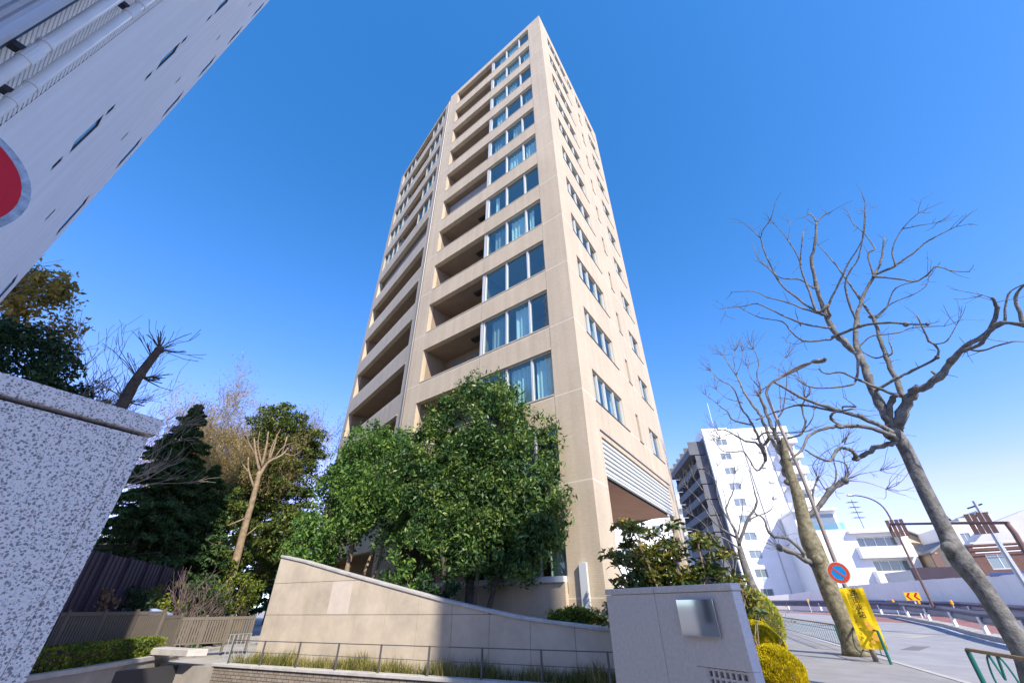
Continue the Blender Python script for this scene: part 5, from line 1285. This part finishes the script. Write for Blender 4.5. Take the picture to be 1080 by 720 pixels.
cedar(cb, 'tall cedar with layered yellow green boughs left of the ramp wall', 17,
      [ce(-31.6, 38, 14.6, 2.6, 2.2, 2.0, 60, .8, 90), ce(-28.6, 38.5, 13.0, 2.4, 2.2, 2.4, 60, .8, 90), ce(-29.5, 38, 10.0, 3.4, 2.6, 2.6, 90, .85, 90), ce(-29.2, 38, 6.4, 3.4, 2.6, 2.2, 80, .85, 90), ce(-33.5, 38.5, 9.0, 1.8, 1.8, 2.6, 40, .8, 80), ce(-30.0, 37, 4.0, 3.2, 2.0, 1.4, 60, .7, 80), ce(-34.3, 35, 7.0, 1.2, .8, 2.4, 40, .6, 90), ce(-27.4, 34, 6.2, 1.8, 1.0, 2.6, 60, .6, 100), ce(-34.0, 34, 4.0, 1.5, .6, 1.2, 30, .5, 90)],
      [([cb, cb+V((.3, 0, 6)), cb+V((.2, 0, 14))], .3, .06)])
# pruned pale trunk before it
bt2 = at(243, 606, 34); bt2.z = 0
t = thing('pruned_tree', 'leaning pale trunk with cut back limbs in front of the cedar', 'tree', bt2); m = MB(); W = lambda x, y, D=34: at(x, y, D)
m.tube(spline([bt2, W(245, 604), W(257, 560), W(267, 525), W(274, 497)], 4), list(np.linspace(.29, .14, 17)), 10); m.build('trunk', M['bark_pale'], t, smooth=True, world=True)
m = MB()
for pts, r0, r1 in (([(272,505),(282,488),(297,480),(304,472)], .13, .05), ([(274,497),(270,480),(268,462)], .11, .05), ([(276,492),(281,470),(283,455)], .10, .04), ([(284,486),(290,468),(292,458)], .08, .03), ([(268,515),(262,495),(262,482)], .08, .04), ([(262,545),(245,552),(222,562)], .07, .02), ([(259,565),(270,556)], .05, .02), ([(297,480),(303,460)], .05, .02), ([(276,490),(272,470),(274,455)], .06, .02), ([(283,487),(287,470),(296,452)], .06, .02), ([(290,482),(300,470),(312,466)], .05, .015), ([(270,480),(262,466),(260,452)], .05, .015), ([(264,500),(255,488),(252,478)], .05, .015), ([(300,478),(310,480),(318,474)], .04, .012)): m.tube(spline([W(x, y, 34-.02*i) for i, (x, y) in enumerate(pts)], 3), list(np.linspace(r0, r1, 3*(len(pts)-1)+1)), 7)
m.build('crown', M['bark_pale'], t, smooth=True, world=True)
# tan bare crowns behind
def bare(name, label, p, h, w, seed, material, r=.16, depth=4, spread=.5, L=.32, leaf=None, ln=0, stems=1, kn=(2, 4)):
    random.seed(seed); t = thing(name, label, 'tree', p); m = MB(); ends = []
    m.tube([p, V(p)+V((0, 0, h*.22))], [r*1.3, r], 8); m.build('trunk', M['bark_pale'], t, smooth=True, world=True); m = MB()
    for k in range(3+stems): grow(m, V(p)+V((0, 0, h*.2)), (random.gauss(0, w), random.gauss(0, w), 1), h*L, r*.75, depth, 6, spread, .25, 3, kn, .70, ends, .14, .008)
    m.build('crown', M[material], t, world=True)
    if leaf:
        P = np.concatenate([np.array(e)+RNG.normal(size=(ln, 3))*.28 for e in ends]); leaf_mesh('leaves', P, .15, M[leaf], t, aspect=.3)
    return t
bare('bare_tree', 'tan bare tree with fine twigs between the conifer and the cedar', pol(-37.6, 44, 0), 19.0, .36, 61, 'twig_red', .26, 6, .5, .30, 'leaf_tan', 4, 3, (3, 4))
bare('bare_tree', 'tan bare tree with a broad crown just left of the cedar', pol(-34.6, 43, 0), 17.5, .38, 62, 'twig_red', .24, 6, .5, .30, 'leaf_tan', 4, 3, (3, 4))
bare('bare_tree', 'thin bare tree with long fine branches against the sky at far left', pol(-49.5, 24, 0), 13.5, .32, 63, 'twig', .14, 5, .45, .32)
bare('bare_tree', 'bare tree mostly hidden behind the white building with twig tips showing past its edge', pol(-61.0, 24, 0), 17.5, .30, 64, 'twig', .16, 5, .45, .32)
for i, (az, d, z, lab) in enumerate(((-43.0, 58, 7.5, 'dark evergreen mass far behind the conifers'), (-36.5, 60, 8.5, 'far evergreen tree behind the tan bare trees'), (-31.0, 58, 8.0, 'far dark evergreen tree behind the cedar'))):
    q = pol(az, d, 0); leafy('evergreen_tree', lab, 'tree', q, [ce(az, d, z*.55, 5.5, 3.5, z*.5, 130, 1.2, 60, .4)], .5, 'leaf_dark', 'bark_dark', [([q, q+V((0, 0, z*.5)), q+V((.3, 0, z))], .3, .1)])
# broadleaf left edge
q = pol(-56.5, 22, 0)
leafy('evergreen_tree', 'dark evergreen tree above the granite wall at the far left', 'tree', q, [ce(-57, 22, 8.6, 2.6, 2.0, 1.9, 80, .6, 200, .55), ce(-52.6, 22.5, 8.3, 1.5, 1.4, 1.1, 36, .5, 90, .55), ce(-60, 21, 8.0, 2.4, 2, 2.2, 50, .6, 90, .55)], .17, 'leaf_dark', 'bark_dark', [([q, q+V((0, 0, 4)), q+V((.3, 0, 9))], .2, .06)])
q = pol(-58.2, 27, 0)
leafy('evergreen_tree', 'golden olive leaved tree showing above the dark one at the left', 'tree', q, [ce(-57.2, 27, 14.6, 1.5, 1.4, 1.5, 40, .55, 42, .4), ce(-59.5, 27, 12.8, 2.2, 1.6, 1.9, 45, .6, 50, .5), ce(-54.6, 27.3, 12.6, 1.0, 1.0, 1.2, 16, .5, 34, .5)], .26, 'leaf_olive', 'bark_pale', [([q, q+V((.2, 0, 7)), q+V((.4, 0, 15))], .2, .04)])
q = pol(-47.6, 23.5, 0)
leafy('evergreen_tree', 'small yellow green tree top peeping over the granite coping', 'tree', q, [ce(-48.6, 23.5, 8.2, .9, .9, .7, 20, .4, 80), ce(-46.3, 23.5, 7.9, .6, .6, .5, 10, .4, 60)], .2, 'leaf_hedge', 'bark_dark', [([q, q+V((0, 0, 8))], .12, .05)])
# pollarded stump
D = 20; b = at(110, 440, D); b.z = 0; t = thing('pollarded_trunk', 'dark pollarded trunk with bristling cut branches above the granite coping', 'tree', b); m = MB()
m.tube(spline([b, b.lerp(at(128, 428, D), .6), at(128, 428, D), at(142, 403, D), at(155, 385, D), at(168, 368, D)], 4), list(np.linspace(.24, .13, 21)), 10); m.ball(at(168, 369, D), .17, 8, 6); m.ball(at(148, 396, D), .17, 8, 6); m.build('trunk', M['bark_dark'], t, smooth=True, world=True); m = MB(); random.seed(4)
for (x, y, ang, n, Lr) in ((168, 368, None, 16, 1.1), (150, 398, 0, 9, .9), (146, 400, 1, 9, 1.3), (132, 424, 1, 5, 1.3), (133, 424, 0, 4, .7), (160, 378, 1, 5, 1.1)):
    p = at(x, y, D)
    for k in range(n):
        rt = V((math.cos(R(47)), math.sin(R(47)), 0)); up_ = V((0, 0, 1)); a = random.uniform(-.3, 2.6) if ang is None else (random.uniform(-.35, .5) if ang == 0 else random.uniform(1.7, 2.6))
        d = rt*math.cos(a)+up_*math.sin(a)+V((random.gauss(0, .3), random.gauss(0, .3), 0)); grow(m, p, d, Lr*random.uniform(.4, 1), random.uniform(.012, .032), 1, 5, .25, .2, 3, (0, 2), .6, None, .1, .012)
m.build('crown', M['bark_dark'], t, world=True)
# blueish broadleaf trees between cedar and tower
q = pol(-25.6, 26, 0)
leafy('evergreen_tree', 'bluish green tree between the cedar and the tower', 'tree', q, [ce(-25.6, 26, 4.6, .9, .9, 1.8, 34, .42, 80), ce(-24.2, 26, 3.2, 1.2, 1.0, 1.2, 28, .42, 80)], .2, 'leaf_mid', 'bark_dark', [([q, q+V((0, 0, 5))], .12, .04)])
q = pol(-27.2, 52, 0); conifer('conifer_tree', 'distant bluish conifer showing beside the tower', q, 11, 2.4, 14, 'leaf_dark', .4, 70, .15)
q = pol(-30.5, 30, 0)
for i, (az, d, z, rx, rz, mt_, lab) in enumerate(((-31.0, 30, 2.3, 1.7, 1.1, 'leaf_hedge', 'olive green shrub left of the ramp wall top'), (-33.4, 29, 2.0, 1.5, .9, 'leaf_dark', 'dark spreading shrub beside the purple twigs'))):
    p = pol(az, d); s = thing('shrub', lab, 'shrub', (p.x, p.y, 0)); P, cc = clumps((p.x, p.y, z), (rx, 1.0, rz), 34, .38, 50, .45); leaf_mesh('leaves', P, .16, M[mt_], s); m = MB()
    for q_ in cc[::3]: m.tube([(p.x, p.y, 0), tuple(q_)], .025, 5)
    m.build('stems', M['bark_dark'], s, world=True)
p = pol(-35.6, 26, 0); random.seed(77); s = thing('bare_shrub', 'purplish bare twiggy shrub against the purple fence', 'shrub', p); m = MB()
for k in range(12): grow(m, p, (random.gauss(0, .45), random.gauss(0, .45), 1), 1.5, .03, 3, 5, .45, .2, 3, (2, 3), .7, None, .14, .006)
m.build('branches', M['twig_purple'], s, world=True)
p = pol(-33.5, 25.5, 0); random.seed(79); s2 = thing('bare_shrub', 'second purplish bare shrub nearer the ramp wall', 'shrub', p); m = MB()
for k in range(9): grow(m, p, (random.gauss(0, .5), random.gauss(0, .5), 1), 1.2, .03, 3, 5, .45, .2, 3, (2, 3), .7, None, .14, .006)
m.build('branches', M['twig_purple'], s2, world=True)

# ================================================================== fences, planter and hedge on the far left
pf = thing('purple_fence', 'tall dull purple sheet metal fence below the conifers', 'fence', (0, 0, 0)); a, b = pol(-46.5, 18.6), pol(-31.0, 40.5); n = 26; dv = (b-a).normalized(); nn = V((dv.y, -dv.x, 0))
m = MB()
for k in range(n*5):
    q0, q1 = a.lerp(b, k/(n*5)), a.lerp(b, (k+1)/(n*5)); o = .03 if k % 2 else 0; z1 = 3.30
    m.prism([((q0+nn*o).x, (q0+nn*o).y), ((q1+nn*o).x, (q1+nn*o).y), ((q1+nn*(o-.05)).x, (q1+nn*(o-.05)).y), ((q0+nn*(o-.05)).x, (q0+nn*(o-.05)).y)], 0, z1)
m.build('sheet_panel', M['purple'], pf)
for k in range(0, n, 2):
    q = a.lerp(b, k/n)+nn*.07; m = MB(); m.box(q.x-.03, q.x+.03, q.y-.03, q.y+.03, 0, 3.36); m.build('post', M['purple'], pf)
def slat_fence(name, label, a, b, z0, z1, panels, step=.095):
    t = thing(name, label, 'fence', a, math.atan2((b-a).y, (b-a).x)); L_ = (b-a).length
    for k in range(panels):
        x0, x1 = L_*k/panels+.05, L_*(k+1)/panels-.05; m = MB(); x = x0
        while x < x1-.05: m.box(x, x+step*.72, -.02, .02, z0+.06, z1-.16); x += step
        m.box(x0, x1, -.028, .03, z1-.15, z1-.04); m.box(x0, x1, -.026, .028, z0, z0+.055); m.build('slat_panel', M['fence_grey'], t)
    for k in range(panels+1):
        m = MB(); x = L_*k/panels; m.box(x-.045, x+.045, -.05, .05, z0-.3, z1+.03); m.build('post', M['fence_grey'], t)
    return t
slat_fence('slatted_fence', 'taupe vertical slat fence behind the clipped hedge', pol(-45.5, 20.2), pol(-36.0, 23.4), .25, 1.60, 4)
slat_fence('slatted_gate', 'taupe slatted gate over the garage entrance beside the ramp wall', pol(-34.6, 24.0), pol(-28.2, 24.6), .42, 1.38, 3)
p0, p1 = pol(-35.9, 23.35), pol(-34.5, 24.0); slat_fence('slatted_screen', 'short taupe screen joining the fence and the gate', p0, p1, .3, 1.46, 1, .09)
# slab over the garage mouth
m = MB(); q = [pp(13.9, .1), pp(27.5, -.5), pp(27.5, .7), pp(14.3, .55)]; m.prism([(v.x, v.y) for v in q], .27, .47); q = [pp(18.5, .15), pp(26.95, .15), pp(26.95, 6.45), pp(18.5, 6.45)]; m.prism([(v.x, v.y) for v in q], -.5, -.2); gs = m.build('garage_slab', M['coping'], bevel=.02); tag(gs, 'pale concrete slab edge over the dark garage mouth', 'slab')
m = MB(); q = [pp(15.2, .13), pp(15.3, .13), pp(15.3, 6.4), pp(15.2, 6.4)]; m.prism([(v.x, v.y) for v in q], -3.5, .0); o = m.build('garage_shade_panel', M['dark_metal']); tag(o, 'dark panel standing in for the shade inside the garage mouth', 'shade panel')  # near-black panel put in for the shade of the garage mouth
# planter wall with hedge
pl = thing('planter_wall', 'low curved concrete planter wall at the lower left', 'wall', (0, 0, 0)); inner = [pol(-50, 16.0), pol(-45, 17.3), pol(-40, 19.2), pol(-36.5, 21.3), pol(-34.6, 22.6), pol(-33.6, 23.4)]
ip = spline(inner, 5); m = MB(); c = MB()
for q0, q1 in zip(ip, ip[1:]):
    d = (q1-q0).normalized(); nl = V((-d.y, d.x, 0)); m.prism([(q0.x, q0.y), (q1.x, q1.y), ((q1+nl*.22).x, (q1+nl*.22).y), ((q0+nl*.22).x, (q0+nl*.22).y)], -3.6, .13)
    o0, o1, i0, i1 = q0-nl*.04, q1-nl*.04, q0+nl*.3, q1+nl*.3; c.prism([(o0.x, o0.y), (o1.x, o1.y), (i1.x, i1.y), (i0.x, i0.y)], .13, .24)
m.build('wall', M['concrete'], pl); c.build('coping', M['coping'], pl)
s = thing('clipped_hedge', 'long clipped yellow green hedge on the planter wall', 'hedge', (*pol(-41, 19.4).xy, .2)); RNG = np.random.default_rng(88); P = []
for q in spline([pol(-47, 17.2), pol(-42, 19.0), pol(-38.5, 20.9), pol(-36.2, 22.2)], 14):
    u = RNG.random((260, 3))-.5; e = np.abs(u).max(axis=1); u = u/e[:, None]*.5*(.8+.25*RNG.random(260))[:, None]; P.append(np.array((q.x-.25, q.y+.35, .50))+u*np.array((.8, .8, .52)))
leaf_mesh('foliage', np.concatenate(P), .09, M['leaf_hedge'], s); m = MB()
for q0, q1 in zip(*(lambda l: (l, l[1:]))(spline([pol(-47, 17.2), pol(-42, 19.0), pol(-38.5, 20.9), pol(-36.2, 22.2)], 6))): m.tube([(q0.x-.25, q0.y+.35, .45), (q1.x-.25, q1.y+.35, .45)], .24, 8)
m.build('stems', M['bark_dark'], s, world=True)
# dark low planting and a pale car roof like cover seen over the slatted fence
for i, (az, d, lab) in enumerate(((-42.2, 23.0, 'dark reddish shrub between the purple and the slatted fence'), (-39.4, 24.5, 'low dark shrub in the middle behind the slatted fence'), (-37.2, 25.5, 'low olive shrub right of the others behind the slatted fence'))):
    p = pol(az, d); s = thing('shrub', lab, 'shrub', (p.x, p.y, 0)); P, cc = clumps((p.x, p.y, 1.75), (1.1, .6, .55), 26, .3, 46, .4); leaf_mesh('leaves', P, .13, M['leaf_dark' if i != 0 else 'leaf_dry'] if i < 2 else M['leaf_hedge'], s); m = MB()
    for q_ in cc[::3]: m.tube([(p.x, p.y, 0), tuple(q_)], .02, 5)
    m.build('stems', M['bark_dark'], s, world=True)
p = pol(-38.2, 24.4); cvr = MB(); cvr.tube([(p.x-1.2, p.y-.8, 1.46), (p.x-.7, p.y-.45, 1.52), (p.x+.5, p.y+.35, 1.50), (p.x+1.0, p.y+.7, 1.42)], [.05, .16, .15, .05], 10); o = cvr.build('tarpaulin', M['hoard_top'], smooth=True); tag(o, 'pale blue tarpaulin hump seen over the slatted fence', 'tarpaulin')

# unseen building added behind the viewpoint to shade the ramp wall's right part
sh = thing('unseen_shade_building', 'unseen narrow building added behind the viewpoint to shade the ramp wall', 'building', SP(4.3, 15), R(SUN_AZ-270))
m = MB(); m.wall(0, 3.2, 0, 24.6, [(.5, 2.7, 3.0*k+.8, 3.0*k+2.1) for k in range(8)], .2); m.quad((0, 0, 0), (0, -9, 0), (0, -9, 24.6), (0, 0, 24.6)); m.quad((3.2, 0, 0), (3.2, -9, 0), (3.2, -9, 24.6), (3.2, 0, 24.6)); m.quad((0, 0, 24.6), (3.2, 0, 24.6), (3.2, -9, 24.6), (0, -9, 24.6)); m.quad((0, -9, 0), (3.2, -9, 0), (3.2, -9, 24.6), (0, -9, 24.6))
m.build('wall', M['grey_wall'], sh)
for k in range(8): m = MB(); m.box(.51, 2.69, -.19, -.14, 3.0*k+.81, 3.0*k+2.09); m.build('window', M['glass_far'], sh)
